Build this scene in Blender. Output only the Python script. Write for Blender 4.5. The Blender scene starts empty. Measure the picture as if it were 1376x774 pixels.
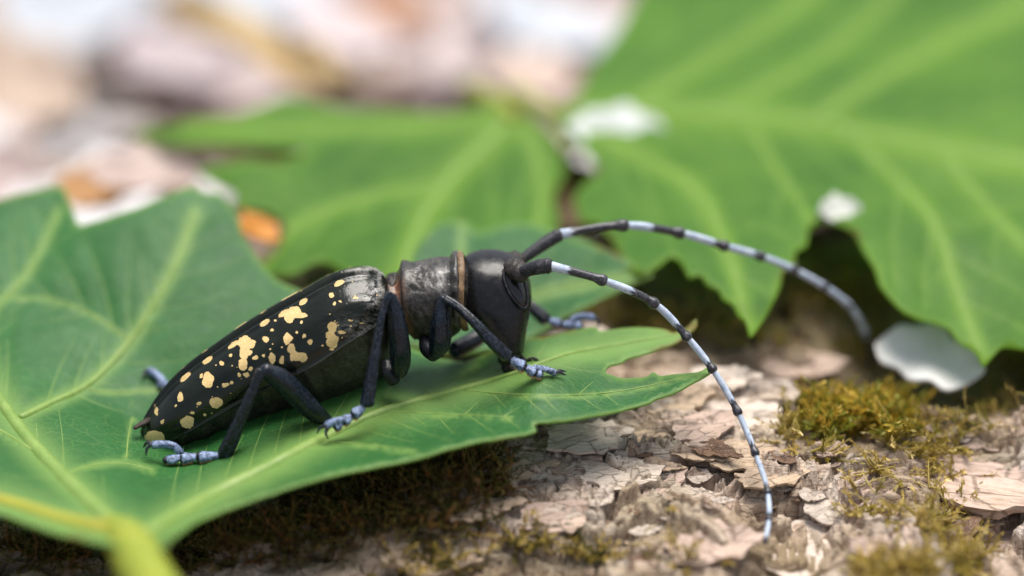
import bpy, bmesh, math, random
import numpy as np
from mathutils import Vector, Matrix, geometry
from mathutils.bvhtree import BVHTree

# one scene unit is one centimetre
SC = bpy.context.scene
SC.unit_settings.system = 'METRIC'
SC.unit_settings.scale_length = 0.01
R = math.radians
random.seed(7)

# ------------------------------------------------------------------ camera
PITCH = R(24.0)
DIST = 25.0
PXCM = 1376.0 / 8.8            # photo pixels per cm in the focal plane
cam_d = bpy.data.cameras.new('camera')
cam = bpy.data.objects.new('camera', cam_d)
SC.collection.objects.link(cam)
cam.location = (0, -DIST * math.cos(PITCH), DIST * math.sin(PITCH))
cam.rotation_euler = (math.pi / 2 - PITCH, 0, 0)
cam_d.sensor_width = 36.0
cam_d.lens = 36.0 * DIST / 8.8
cam_d.clip_start = 0.5
cam_d.clip_end = 3000.0
cam_d.dof.use_dof = True
cam_d.dof.focus_distance = DIST - 0.05
APERTURE = 1.35                # cm, lens opening
cam_d.dof.aperture_fstop = cam_d.lens * 1e-3 / APERTURE
cam_d.dof.aperture_blades = 0
SC.camera = cam

# ------------------------------------------------------------------ sky and sun
SUN_EL, SUN_AZ = R(76), R(25)      # azimuth measured from +Y towards +X
world = bpy.data.worlds.new('World')
SC.world = world
world.use_nodes = True
wn = world.node_tree.nodes
wl = world.node_tree.links
bg = wn['Background']
sky = wn.new('ShaderNodeTexSky')
sky.sky_type = 'NISHITA'
sky.sun_disc = False
sky.sun_elevation = SUN_EL
sky.sun_rotation = SUN_AZ
sky.air_density = 1.0
sky.dust_density = 3.0
sky.ozone_density = 1.0
hs = wn.new('ShaderNodeHueSaturation')
hs.inputs['Saturation'].default_value = 0.55
wl.new(sky.outputs[0], hs.inputs['Color'])
wl.new(hs.outputs[0], bg.inputs['Color'])
bg.inputs['Strength'].default_value = 0.05

sun_d = bpy.data.lights.new('sun', 'SUN')
sun_d.energy = 1.5
sun_d.angle = R(40)
sun_d.color = (1.0, 0.95, 0.88)
sun = bpy.data.objects.new('sun', sun_d)
SC.collection.objects.link(sun)
sdir = Vector((math.sin(SUN_AZ) * math.cos(SUN_EL), math.cos(SUN_AZ) * math.cos(SUN_EL), math.sin(SUN_EL)))
sun.rotation_euler = (-sdir).to_track_quat('-Z', 'Y').to_euler()

SC.view_settings.view_transform = 'Standard'
SC.view_settings.look = 'None'
SC.view_settings.exposure = 1.68
SC.view_settings.gamma = 1.0
SC.view_settings.use_curve_mapping = False
SC.cycles.use_denoising = True
SC.cycles.max_bounces = 8
SC.cycles.transparent_max_bounces = 6
SC.cycles.sample_clamp_indirect = 8

# ------------------------------------------------------------------ helpers
CP, SP = math.cos(PITCH), math.sin(PITCH)
CAM = np.array(cam.location)
RIGHT = np.array([1.0, 0, 0]); FWD = np.array([0, CP, -SP]); UPC = np.array([0, SP, CP])


def P(px, py, w=0.0):
    """point seen at photo pixel (px, py), w cm behind the focal plane"""
    px = np.asarray(px, float); py = np.asarray(py, float); w = np.asarray(w, float)
    s = (DIST + w) / DIST
    a = (px - 688.0) / PXCM * s
    b = (387.0 - py) / PXCM * s
    return CAM + FWD * (DIST + w)[..., None] + RIGHT * a[..., None] + UPC * b[..., None]


def on_plane(px, py, z):
    d = FWD * DIST + RIGHT * ((px - 688.0) / PXCM) + UPC * ((387.0 - py) / PXCM)
    return CAM + d * ((z - CAM[2]) / d[2])


def to_px(p):
    q = np.asarray(p) - CAM
    dep = q @ FWD
    return 688.0 + (q @ RIGHT) / dep * DIST * PXCM, 387.0 - (q @ UPC) / dep * DIST * PXCM


def hash2(ix, iy, seed):
    h = (ix.astype(np.int64) * 374761393 + iy.astype(np.int64) * 668265263 + seed * 974634777) & 0xFFFFFFFF
    h = ((h ^ (h >> 13)) * 1274126177) & 0xFFFFFFFF
    h = h ^ (h >> 16)
    return (h & 0xFFFFFF) / float(0xFFFFFF)


def vnoise(x, y, seed=0):
    x = np.asarray(x, float); y = np.asarray(y, float)
    ix = np.floor(x); iy = np.floor(y)
    fx = x - ix; fy = y - iy
    fx = fx * fx * fx * (fx * (fx * 6 - 15) + 10); fy = fy * fy * fy * (fy * (fy * 6 - 15) + 10)
    a = hash2(ix, iy, seed); b = hash2(ix + 1, iy, seed)
    c = hash2(ix, iy + 1, seed); d = hash2(ix + 1, iy + 1, seed)
    return (a + (b - a) * fx) * (1 - fy) + (c + (d - c) * fx) * fy


def fbm(x, y, seed=0, oct=4, gain=0.5):
    t = 0; amp = 1; tot = 0
    for k in range(oct):
        t = t + amp * vnoise(x * 2 ** k + 17.3 * k, y * 2 ** k - 9.1 * k, seed + k)
        tot += amp; amp *= gain
    return t / tot


def smooth(a, b, x):
    t = np.clip((x - a) / (b - a), 0, 1)
    return t * t * (3 - 2 * t)


def spline(pts, n):
    """Catmull-Rom through rows of pts, n samples, evenly by arc length of the control polygon"""
    pts = np.asarray(pts, float)
    if len(pts) < 3:
        t = np.linspace(0, 1, n)[:, None]
        return pts[0] * (1 - t) + pts[-1] * t
    d = np.r_[0, np.cumsum(np.linalg.norm(np.diff(pts[:, :min(3, pts.shape[1])], axis=0), axis=1))]
    q = np.linspace(0, d[-1], n)
    i = np.clip(np.searchsorted(d, q, side='right') - 1, 0, len(pts) - 2)
    u = ((q - d[i]) / (d[i + 1] - d[i]))[:, None]
    p1 = pts[i]; p2 = pts[i + 1]
    m = np.gradient(pts, d, axis=0)
    L = (d[i + 1] - d[i])[:, None]
    h00 = 2 * u**3 - 3 * u**2 + 1; h10 = u**3 - 2 * u**2 + u
    h01 = -2 * u**3 + 3 * u**2; h11 = u**3 - u**2
    return h00 * p1 + h10 * L * m[i] + h01 * p2 + h11 * L * m[i + 1]


def tps(ctrl):
    """thin plate spline w(px, py) from rows (px, py, w)"""
    c = np.asarray(ctrl, float)
    xy = c[:, :2] / 100.0
    n = len(c)
    def U(r2):
        return np.where(r2 > 1e-12, r2 * np.log(np.maximum(r2, 1e-12)), 0)
    K = U(((xy[:, None] - xy[None]) ** 2).sum(-1)) + np.eye(n) * 0.02
    Q = np.c_[np.ones(n), xy]
    A = np.zeros((n + 3, n + 3)); A[:n, :n] = K; A[:n, n:] = Q; A[n:, :n] = Q.T
    sol = np.linalg.solve(A, np.r_[c[:, 2], 0, 0, 0])
    def f(px, py):
        p = np.stack([np.asarray(px, float), np.asarray(py, float)], -1) / 100.0
        sh = p.shape[:-1]
        p = p.reshape(-1, 2)
        r2 = ((p[:, None] - xy[None]) ** 2).sum(-1)
        return (U(r2) @ sol[:n] + sol[n] + p @ sol[n + 1:]).reshape(sh)
    return f


def mesh_np(name, verts, faces, smooth_shade=True):
    me = bpy.data.meshes.new(name)
    me.from_pydata(np.asarray(verts).tolist(), [], [list(map(int, f)) for f in faces])
    if smooth_shade:
        me.polygons.foreach_set('use_smooth', np.ones(len(me.polygons), bool))
    me.update()
    return me


def grid_faces(n, m, wrap=False, flip=False):
    i = np.arange(n - 1)[:, None]; j = np.arange(m if wrap else m - 1)[None]
    j2 = (j + 1) % m
    f = np.stack([i * m + j + 0 * j, i * m + j2, (i + 1) * m + j2, (i + 1) * m + j], -1).reshape(-1, 4)
    return f[:, ::-1] if flip else f


def grid_mesh(name, V, wrap=False, flip=False):
    n, m = V.shape[:2]
    f = grid_faces(n, m, wrap, flip)
    me = bpy.data.meshes.new(name)
    me.vertices.add(n * m)
    me.vertices.foreach_set('co', V.reshape(-1).astype(np.float32))
    me.loops.add(f.size)
    me.loops.foreach_set('vertex_index', f.reshape(-1).astype(np.int32))
    me.polygons.add(len(f))
    me.polygons.foreach_set('loop_start', np.arange(0, f.size, 4, dtype=np.int32))
    me.polygons.foreach_set('use_smooth', np.ones(len(f), bool))
    me.update(calc_edges=True)
    me.validate()
    return me


def color_attr(me, name, rgb):
    a = me.color_attributes.new(name, 'FLOAT_COLOR', 'POINT')
    c = np.ones((len(me.vertices), 4), np.float32)
    c[:, :3] = rgb
    a.data.foreach_set('color', c.reshape(-1))


def float_attr(me, name, val):
    a = me.attributes.new(name, 'FLOAT', 'POINT')
    a.data.foreach_set('value', np.asarray(val, np.float32).reshape(-1))


def link(name, me, mat=None, parent=None):
    o = bpy.data.objects.new(name, me)
    SC.collection.objects.link(o)
    if mat is not None:
        o.data.materials.clear()
        o.data.materials.append(mat)
    if parent is not None:
        o.parent = parent
        o.matrix_parent_inverse = parent.matrix_basis.inverted()
    return o


def tag(o, label=None, cat=None, group=None, kind=None):
    if label: o['label'] = label
    if cat: o['category'] = cat
    if group: o['group'] = group
    if kind: o['kind'] = kind
    return o


def thing(name, loc, label, cat, group=None, kind=None):
    o = bpy.data.objects.new(name, None)
    SC.collection.objects.link(o)
    o.location = [float(v) for v in loc]
    o.empty_display_size = 0.3
    return tag(o, label, cat, group, kind)


def tube_verts(pts, rad, ns=10, flat=None):
    """rings along a 3-D polyline; rad per point; returns V (n, ns, 3) with parallel-transported frames"""
    pts = np.asarray(pts, float); rad = np.asarray(rad, float)
    n = len(pts)
    T = np.gradient(pts, axis=0)
    T /= np.maximum(np.linalg.norm(T, axis=1), 1e-9)[:, None]
    up = np.array([0, 0, 1.0])
    if abs(T[0] @ up) > 0.9: up = np.array([0, 1.0, 0])
    N = np.zeros_like(pts)
    N[0] = up - T[0] * (up @ T[0]); N[0] /= np.linalg.norm(N[0])
    for i in range(1, n):
        v = N[i - 1] - T[i] * (N[i - 1] @ T[i])
        N[i] = v / max(np.linalg.norm(v), 1e-9)
    B = np.cross(T, N)
    th = np.linspace(0, 2 * math.pi, ns, endpoint=False)
    fl = 1.0 if flat is None else flat
    return pts[:, None] + rad[:, None, None] * (np.cos(th)[None, :, None] * N[:, None] * fl + np.sin(th)[None, :, None] * B[:, None])


def closed_tube(name, pts, rad, ns=10, flat=None, capr=True, keel=0.0, cap=1.0):
    """tube with rounded ends"""
    pts = np.asarray(pts, float); rad = np.asarray(rad, float)
    if capr:
        t0 = pts[0] - pts[1]; t0 /= np.linalg.norm(t0)
        t1 = pts[-1] - pts[-2]; t1 /= np.linalg.norm(t1)
        A = [pts[0] + t0 * rad[0] * k for k in (0.62 * cap, 0.5 * cap, 0.28 * cap)]
        Bp = [pts[-1] + t1 * rad[-1] * k for k in (0.28 * cap, 0.5 * cap, 0.62 * cap)]
        pts = np.vstack([A, pts, Bp])
        rad = np.r_[rad[0] * 0.02, rad[0] * 0.5, rad[0] * 0.86, rad, rad[-1] * 0.86, rad[-1] * 0.5, rad[-1] * 0.02]
    V = tube_verts(pts, rad, ns, flat)
    if keel:
        k = 1 + keel * np.cos(4 * np.linspace(0, 2 * math.pi, ns, endpoint=False) + .8)
        k2 = 1 + .05 * (fbm(np.arange(ns)[None] * .9 + 0 * pts[:, :1], np.arange(len(pts))[:, None] * .55, len(pts), 3) - .5)
        V = pts[:, None] + (V - pts[:, None]) * (k[None] * k2)[..., None]
    return grid_mesh(name, V, wrap=True)


# ------------------------------------------------------------------ materials
class M:
    """tiny node-tree writer"""
    def __init__(self, name):
        self.mat = bpy.data.materials.new(name)
        self.mat.use_nodes = True
        self.t = self.mat.node_tree
        self.n = self.t.nodes
        self.b = self.n['Principled BSDF']
        self.out = self.n['Material Output']
    def node(self, typ, **kw):
        nd = self.n.new(typ)
        for k, v in kw.items():
            if k.startswith('i_'):
                nd.inputs[k[2:].replace('_', ' ')].default_value = v
            else:
                setattr(nd, k, v)
        return nd
    def l(self, a, b):
        self.t.links.new(a, b)
    def coord(self, which='Object', scale=(1, 1, 1)):
        tc = self.node('ShaderNodeTexCoord')
        mp = self.node('ShaderNodeMapping')
        mp.inputs['Scale'].default_value = scale
        self.l(tc.outputs[which], mp.inputs[0])
        return mp.outputs[0]
    def noise(self, co, scale, detail=4, rough=0.55, dist=0.0):
        nd = self.node('ShaderNodeTexNoise')
        nd.inputs['Scale'].default_value = scale
        nd.inputs['Detail'].default_value = detail
        nd.inputs['Roughness'].default_value = rough
        nd.inputs['Distortion'].default_value = dist
        self.l(co, nd.inputs['Vector'])
        return nd.outputs['Fac']
    def voronoi(self, co, scale, feature='F1', out='Distance', rnd=1.0):
        nd = self.node('ShaderNodeTexVoronoi', feature=feature)
        nd.inputs['Scale'].default_value = scale
        nd.inputs['Randomness'].default_value = rnd
        self.l(co, nd.inputs['Vector'])
        return nd.outputs[out]
    def ramp(self, fac, stops):
        nd = self.node('ShaderNodeValToRGB')
        e = nd.color_ramp.elements
        while len(e) > 1: e.remove(e[-1])
        e[0].position = stops[0][0]; e[0].color = (*stops[0][1], 1)
        for p, c in stops[1:]:
            k = e.new(p); k.color = (*c, 1)
        self.l(fac, nd.inputs[0])
        return nd.outputs[0]
    def mr(self, v, a, b, c=0.0, d=1.0):
        nd = self.node('ShaderNodeMapRange')
        nd.inputs[1].default_value = a; nd.inputs[2].default_value = b
        nd.inputs[3].default_value = c; nd.inputs[4].default_value = d
        self.l(v, nd.inputs[0])
        return nd.outputs[0]
    def math(self, op, a, b=None):
        nd = self.node('ShaderNodeMath', operation=op)
        for k, v in enumerate((a, b)):
            if v is None: continue
            if isinstance(v, (int, float)): nd.inputs[k].default_value = v
            else: self.l(v, nd.inputs[k])
        return nd.outputs[0]
    def mix(self, fac, a, b, mode='MIX'):
        nd = self.node('ShaderNodeMix', data_type='RGBA', blend_type=mode)
        for k, v in ((0, fac), (6, a), (7, b)):
            if isinstance(v, (int, float)): nd.inputs[k].default_value = v
            elif isinstance(v, tuple): nd.inputs[k].default_value = (*v, 1)
            else: self.l(v, nd.inputs[k])
        return nd.outputs[2]
    def attr(self, name, out='Fac'):
        nd = self.node('ShaderNodeAttribute', attribute_name=name)
        return nd.outputs[out]
    def bump(self, h, strength, dist, prev=None):
        nd = self.node('ShaderNodeBump')
        nd.inputs['Strength'].default_value = strength
        nd.inputs['Distance'].default_value = dist
        self.l(h, nd.inputs['Height'])
        if prev is not None: self.l(prev, nd.inputs['Normal'])
        return nd.outputs[0]
    def set(self, **kw):
        for k, v in kw.items():
            s = self.b.inputs[k.replace('_', ' ')]
            if isinstance(v, (int, float)): s.default_value = v
            elif isinstance(v, tuple): s.default_value = (*v, 1) if len(v) == 3 else v
            else: self.l(v, s)


def leaf_material(name, dark, light, vein, trans=0.4, rough=0.42):
    m = M(name)
    co = m.coord('Object')
    big = m.noise(co, 0.7, 4, .6)
    fine = m.noise(co, 9.0, 5)
    base = m.mix(m.mr(big, 0.3, 0.7), dark, light)
    base = m.mix(m.mr(fine, 0.35, 0.75, 0, 0.35), base, tuple(c * 0.75 for c in dark))
    net = m.voronoi(m.coord('Object', (1.0, 1.5, 1.0)), 6.5, 'DISTANCE_TO_EDGE')
    net2 = m.voronoi(co, 24.0, 'DISTANCE_TO_EDGE')
    lines = m.mr(net, 0.0, 0.05, 1, 0)
    lines2 = m.mr(net2, 0.0, 0.10, 1, 0)
    base = m.mix(m.math('MULTIPLY', lines, 0.16), base, vein)
    base = m.mix(m.math('MULTIPLY', lines2, 0.10), base, vein)
    base = m.mix(m.attr('vein'), base, vein)
    base = m.mix(m.attr('edge'), base, m.mix(m.mr(m.noise(co, 1.3, 2), .56, .66), vein, (0.24, 0.14, 0.03)))
    dust = m.mr(m.voronoi(co, 9.0), 0.07, 0.03, 0, 0.55)
    base = m.mix(m.math('MULTIPLY', dust, m.mr(big, .45, .6)), base, (0.45, 0.50, 0.36))
    spots = m.mr(m.voronoi(co, 2.2), 0.04, 0.0, 0, 0.5)
    base = m.mix(spots, base, (0.16, 0.12, 0.03))
    h = m.math('ADD', m.math('MULTIPLY', lines, -0.7), m.math('ADD', m.math('MULTIPLY', lines2, -0.3), m.math('MULTIPLY', fine, 0.6)))
    bp = m.bump(h, 0.32, 0.012)
    bp = m.bump(m.noise(co, 60.0, 2), 0.12, 0.004, bp)
    m.set(Base_Color=base, Normal=bp)
    m.set(Roughness=m.mr(fine, 0.2, 0.8, rough - 0.06, rough + 0.12))
    m.b.inputs['Specular IOR Level'].default_value = 0.28
    tr = m.node('ShaderNodeBsdfTranslucent')
    hsv = m.node('ShaderNodeHueSaturation')
    hsv.inputs['Saturation'].default_value = 1.15
    hsv.inputs['Value'].default_value = 1.9
    hsv.inputs['Hue'].default_value = 0.475
    m.l(base, hsv.inputs['Color'])
    m.l(hsv.outputs[0], tr.inputs['Color'])
    m.l(bp, tr.inputs['Normal'])
    mx = m.node('ShaderNodeMixShader')
    mx.inputs[0].default_value = trans
    m.l(m.b.outputs[0], mx.inputs[1]); m.l(tr.outputs[0], mx.inputs[2])
    m.l(mx.outputs[0], m.out.inputs['Surface'])
    return m.mat


def simple_material(name, c1, c2, scale=6.0, rough=0.6, bump=0.3, bdist=0.02, trans=0.0, streak=(1, 1, 1), spec=0.4):
    m = M(name)
    co = m.coord('Object', streak)
    n1 = m.noise(co, scale, 6, 0.6)
    n2 = m.noise(co, scale * 5, 4, 0.6)
    base = m.mix(m.mr(n1, 0.3, 0.7), c1, c2)
    base = m.mix(m.mr(n2, 0.4, 0.8, 0, 0.4), base, tuple(v * 0.6 for v in c1))
    bp = m.bump(m.math('ADD', n1, m.math('MULTIPLY', n2, 0.4)), bump, bdist)
    m.set(Base_Color=base, Normal=bp, Roughness=rough)
    m.b.inputs['Specular IOR Level'].default_value = spec
    if trans > 0:
        tr = m.node('ShaderNodeBsdfTranslucent')
        m.l(base, tr.inputs['Color'])
        mx = m.node('ShaderNodeMixShader'); mx.inputs[0].default_value = trans
        m.l(m.b.outputs[0], mx.inputs[1]); m.l(tr.outputs[0], mx.inputs[2])
        m.l(mx.outputs[0], m.out.inputs['Surface'])
    return m.mat


def bark_material(name, use_attr=True, c=(0.3, 0.22, 0.15)):
    m = M(name)
    co = m.coord('Object', (1, 1.6, 1.6))
    grain = m.noise(m.coord('Object', (1.0, 5.0, 5.0)), 7.0, 6, 0.65, 0.6)
    fine = m.noise(co, 30.0, 5, 0.65)
    patch = m.noise(co, 2.5, 4)
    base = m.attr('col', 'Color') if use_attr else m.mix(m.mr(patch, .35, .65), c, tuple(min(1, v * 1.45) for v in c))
    base = m.mix(m.mr(grain, 0.32, 0.52, 0.55, 0.0), base, (0.24, 0.155, 0.10))
    base = m.mix(m.mr(fine, 0.5, 0.75, 0, 0.35), base, (0.62, 0.56, 0.52))
    base = m.mix(m.mr(fine, 0.42, 0.2, 0, 0.5), base, (0.16, 0.10, 0.06))
    crk = m.voronoi(m.coord('Object', (1.0, 2.4, 1.5)), 3.2, 'DISTANCE_TO_EDGE')
    cl = m.mr(m.math('ADD', crk, m.math('MULTIPLY', m.math('SUBTRACT', grain, .5), .16)), 0.0, 0.035, 1, 0)
    base = m.mix(m.math('MULTIPLY', cl, .5), base, (0.13, 0.08, 0.05))
    grime = m.noise(co, 1.1, 5, .65)
    base = m.mix(m.mr(grime, .56, .72, 0, .40), base, (0.30, 0.22, 0.10))
    h = m.math('SUBTRACT', m.math('ADD', grain, m.math('MULTIPLY', fine, 0.5)), m.math('MULTIPLY', cl, .6))
    bp = m.bump(h, 0.75, 0.04)
    m.set(Base_Color=base, Normal=bp, Roughness=m.mr(fine, 0.2, 0.8, 0.62, 0.85))
    m.b.inputs['Specular IOR Level'].default_value = 0.35
    return m.mat


def cuticle(name, base=(0.012, 0.012, 0.014), pub=(0.09, 0.09, 0.10), pubamt=0.35, rough=0.36, pits=55.0, pit_str=0.35, use_mask=False, maskcol=(0.5, 0.5, 0.48)):
    m = M(name)
    co = m.coord('Object')
    n = m.noise(co, 14.0, 5, 0.65)
    f = m.noise(co, 46.0, 3, 0.6)
    v = m.voronoi(co, pits * .55)
    pubf = m.math('MULTIPLY', m.mr(n, 0.35, 0.75), m.mr(f, 0.42, 0.66, 0.1, 1.0))
    col = m.mix(m.math('MULTIPLY', pubf, pubamt), base, pub)
    rg = m.mr(n, 0.25, 0.75, rough - 0.08, rough + 0.2)
    if use_mask:
        mk = m.attr('mask')
        fx = m.math('MULTIPLY', mk, m.mr(f, 0.35, 0.6, 0.35, 1.0))
        col = m.mix(fx, col, maskcol)
    h = m.math('ADD', m.math('MULTIPLY', m.mr(v, 0.0, 0.45, 1, 0), 0.35), m.math('MULTIPLY', f, 1.0))
    bp = m.bump(h, pit_str, 0.010)
    m.set(Base_Color=col, Normal=bp, Roughness=rg)
    m.b.inputs['Specular IOR Level'].default_value = 0.33
    return m.mat


MAT = {}
MAT['leaf1'] = leaf_material('green_leaf_cool', (0.018, 0.115, 0.026), (0.042, 0.190, 0.046), (0.26, 0.42, 0.11), 0.32, 0.40)
MAT['leaf2'] = leaf_material('green_leaf_fresh', (0.046, 0.165, 0.015), (0.116, 0.275, 0.026), (0.24, 0.42, 0.05), 0.45, 0.44)
MAT['leaf3'] = leaf_material('green_leaf_bright', (0.048, 0.175, 0.016), (0.130, 0.295, 0.028), (0.25, 0.43, 0.05), 0.45, 0.42)
MAT['vein'] = simple_material('leaf_vein', (0.20, 0.34, 0.07), (0.30, 0.43, 0.11), 5, 0.45, 0.15, 0.01, 0.2)
MAT['petiole'] = simple_material('leaf_stalk', (0.27, 0.36, 0.035), (0.40, 0.43, 0.045), 2.0, 0.4, 0.15, 0.01, 0.2)
MAT['rib_vein'] = simple_material('leaf_rib_yellow_orange', (0.40, 0.42, 0.05), (0.55, 0.34, 0.05), .5, .45, .15, .01, .2)
MAT['bark'] = bark_material('flaky_bark')
MAT['cuticle'] = cuticle('black_cuticle', pubamt=0.35, rough=.3)
MAT['head'] = cuticle('head_cuticle', base=(0.009, 0.009, 0.010), pub=(0.10, 0.10, 0.11), pubamt=0.14, rough=0.22, pits=90, pit_str=0.10)
MAT['leg'] = cuticle('leg_cuticle', base=(0.004, 0.006, 0.009), pub=(0.06, 0.09, 0.145), pubamt=0.42, rough=0.18, pits=70, pit_str=0.22)
MAT['eye'] = simple_material('eye_black', (0.008, 0.008, 0.009), (0.014, 0.013, 0.012), 20, 0.13, 0.05, 0.002, spec=0.6)
def tarsus_material():
    m = M('tarsus_blue_pubescence')
    co = m.coord('Object')
    n = m.noise(co, 13.0, 4, .65); f = m.noise(co, 42.0, 3, .6)
    c = m.mix(m.mr(n, .35, .65), (0.07, 0.11, 0.25), (0.32, 0.41, 0.62))
    c = m.mix(m.mr(f, .47, .62, 0, .9), c, (0.012, 0.018, 0.04))
    m.set(Base_Color=c, Roughness=.55, Normal=m.bump(m.math('ADD', f, n), .6, .012))
    return m.mat


MAT['tarsus'] = tarsus_material()
MAT['joint'] = cuticle('joint_black', base=(0.010, 0.010, 0.013), pub=(0.05, 0.06, 0.09), pubamt=0.5, rough=0.35)
MAT['claw'] = simple_material('claw_black', (0.010, 0.010, 0.014), (0.03, 0.03, 0.05), 20, 0.3, 0.05, 0.002, spec=0.5)
MAT['pad'] = simple_material('pad_orange', (0.45, 0.20, 0.08), (0.60, 0.36, 0.20), 20, 0.7, 0.4, 0.004)
MAT['collar'] = simple_material('collar_tan', (0.05, 0.028, 0.014), (0.32, 0.20, 0.10), 16, 0.55, 0.4, 0.006)
MAT['ant_dark'] = cuticle('antenna_dark', base=(0.014, 0.014, 0.018), pub=(0.16, 0.16, 0.19), pubamt=0.6, rough=0.45, pits=90, pit_str=0.2)
MAT['ant_pale'] = simple_material('antenna_pale_band', (0.46, 0.55, 0.68), (0.66, 0.72, 0.80), 14, 0.6, 0.3, 0.004, spec=0.3)
def band_material():
    m = M('antenna_banded')
    co = m.coord('Object')
    n = m.noise(co, 14.0, 4, .6); f = m.noise(co, 45.0, 3, .6)
    pl = m.mix(m.mr(n, .35, .65), (0.34, 0.42, 0.55), (0.52, 0.59, 0.69))
    dk = m.mix(m.math('MULTIPLY', m.mr(n, .3, .7), m.mr(f, .4, .6)), (0.012, 0.012, 0.016), (0.10, 0.10, 0.125))
    fac = m.mr(m.math('ADD', m.attr('pale'), m.math('MULTIPLY', m.math('SUBTRACT', f, .5), .5)), .3, .7)
    m.set(Base_Color=m.mix(fac, dk, pl), Roughness=m.mr(fac, 0, 1, .34, .6), Normal=m.bump(m.math('ADD', f, n), .3, .008))
    return m.mat


MAT['ant_band'] = band_material()
MAT['mouth'] = cuticle('mouth_cuticle', base=(0.014, 0.012, 0.011), pub=(0.16, 0.13, 0.10), pubamt=0.5, rough=0.4, pits=40, pit_str=0.5)


def elytron_material():
    m = M('elytron_spotted')
    co = m.coord('Object')
    f = m.noise(co, 110.0, 2, 0.5)
    n = m.noise(co, 5.0, 4)
    v = m.voronoi(co, 30.0)
    base = m.mix(m.mr(n, .35, .65), (0.004, 0.006, 0.004), (0.009, 0.013, 0.007))
    sp = m.attr('spot')
    yel = m.mix(m.mr(m.noise(co, 70.0, 3), .3, .7), (0.60, 0.40, 0.15), (0.78, 0.58, 0.28))
    spn = m.math('ADD', sp, m.math('MULTIPLY', m.math('SUBTRACT', m.noise(co, 38.0, 3, .65), .5), .55))
    col = m.mix(m.mr(spn, 0.44, 0.56), base, yel)
    fr = m.attr('frost')
    col = m.mix(m.math('MULTIPLY', fr, m.mr(f, 0.36, 0.6, 0.1, 1.0)), col, (0.52, 0.50, 0.47))
    h = m.math('ADD', m.mr(v, 0.0, 0.4, 0, 1), m.math('MULTIPLY', f, 0.3))
    bp = m.bump(h, 0.20, 0.006)
    m.set(Base_Color=col, Normal=bp)
    m.set(Roughness=m.math('ADD', m.mr(n, 0.3, 0.7, 0.10, 0.22), m.math('MULTIPLY', m.mr(sp, 0.45, 0.55), 0.45)))
    m.b.inputs['Specular IOR Level'].default_value = 0.36
    return m.mat


MAT['elytron'] = elytron_material()

# ------------------------------------------------------------------ ground
gm = M('forest_floor')
gco = gm.coord('Object')
g1 = gm.noise(gco, 0.25, 5); g2 = gm.noise(gco, 1.6, 6)
gcol = gm.ramp(g1, [(0.3, (0.16, 0.11, 0.08)), (0.5, (0.34, 0.25, 0.21)), (0.7, (0.48, 0.42, 0.40))])
gcol = gm.mix(gm.mr(g2, .45, .7, 0, .7), gcol, (0.10, 0.065, 0.04))
gm.set(Base_Color=gcol, Roughness=0.9, Normal=gm.bump(g2, 0.8, 0.4))
GZ = -3.6
n = 120
gx = np.sign(np.linspace(-1, 1, n)) * np.abs(np.linspace(-1, 1, n)) ** 3 * 600
X, Y = np.meshgrid(gx, gx + 12, indexing='ij')
Z = GZ + (fbm(X * 0.3, Y * 0.3, 5) - 0.5) * 0.9 * np.exp(-((X ** 2 + Y ** 2) / 60 ** 2))
ground = link('ground', grid_mesh('ground', np.stack([X, Y, Z], -1)), gm.mat)
tag(ground, kind='structure')

# ------------------------------------------------------------------ fallen log with flaky bark
LR, LY, LZ = 13.0, 1.6, -1.20


def log_base(x, y):
    yy = np.clip(y - LY, -LR * 0.97, LR * 0.97)
    return LZ - LR + np.sqrt(LR * LR - yy * yy)


def bark_relief(x, y):
    wx = x + 0.9 * (fbm(x * 0.7, y * 0.9, 11, 3) - 0.5) + 0.25 * (fbm(x * 3, y * 3, 12, 3) - 0.5)
    wy = y + 0.7 * (fbm(x * 0.7, y * 0.9, 21, 3) - 0.5) + 0.20 * (fbm(x * 3, y * 3, 22, 3) - 0.5)
    h = 0.34 * (fbm(x * 0.45, y * 0.6, 31, 3) - 0.5)
    ids = 0; edge = 0
    for k, (fx, fy, lev, amp) in enumerate(((0.55, 1.0, 5, 0.062), (1.1, 1.9, 5, 0.040), (2.2, 4.2, 4, 0.026))):
        q = fbm(wx * fx + 5 * k, wy * fy - 3 * k, 41 + 7 * k, 3) * lev * 2
        fr = q - np.floor(q)
        st = smooth(0.0, 0.10, fr)
        h = h + amp * (np.floor(q) - lev + st) * 0.8 - amp * 0.85 * fr
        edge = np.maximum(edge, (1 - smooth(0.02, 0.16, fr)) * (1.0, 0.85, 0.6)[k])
        ids = ids + hash2(np.floor(q), np.floor(wx * fx * 0.8) * 0 + k, 5) * (0.5, 0.3, 0.2)[k]
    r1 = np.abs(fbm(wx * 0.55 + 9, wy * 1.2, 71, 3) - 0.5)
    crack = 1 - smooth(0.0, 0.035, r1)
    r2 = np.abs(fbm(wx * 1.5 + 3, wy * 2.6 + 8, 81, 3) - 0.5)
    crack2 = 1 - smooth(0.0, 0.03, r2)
    h = h - 0.27 * crack - 0.12 * crack2
    h = h + 0.055 * (fbm(x * 5, y * 9, 91, 5, 0.6) - 0.5) + 0.012 * (vnoise(x * 40, y * 55, 95) - 0.5)
    return h, ids, edge, np.maximum(crack, crack2 * 0.6)


def axis_points(fine0, fine1, step, lo, hi, grow=1.12):
    a = list(np.arange(fine0, fine1, step))
    s = step
    while a[-1] < hi:
        s *= grow; a.append(a[-1] + s)
    s = step
    b = [fine0]
    while b[-1] > lo:
        s *= grow; b.append(b[-1] - s)
    return np.array(b[:0:-1] + a)


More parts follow.
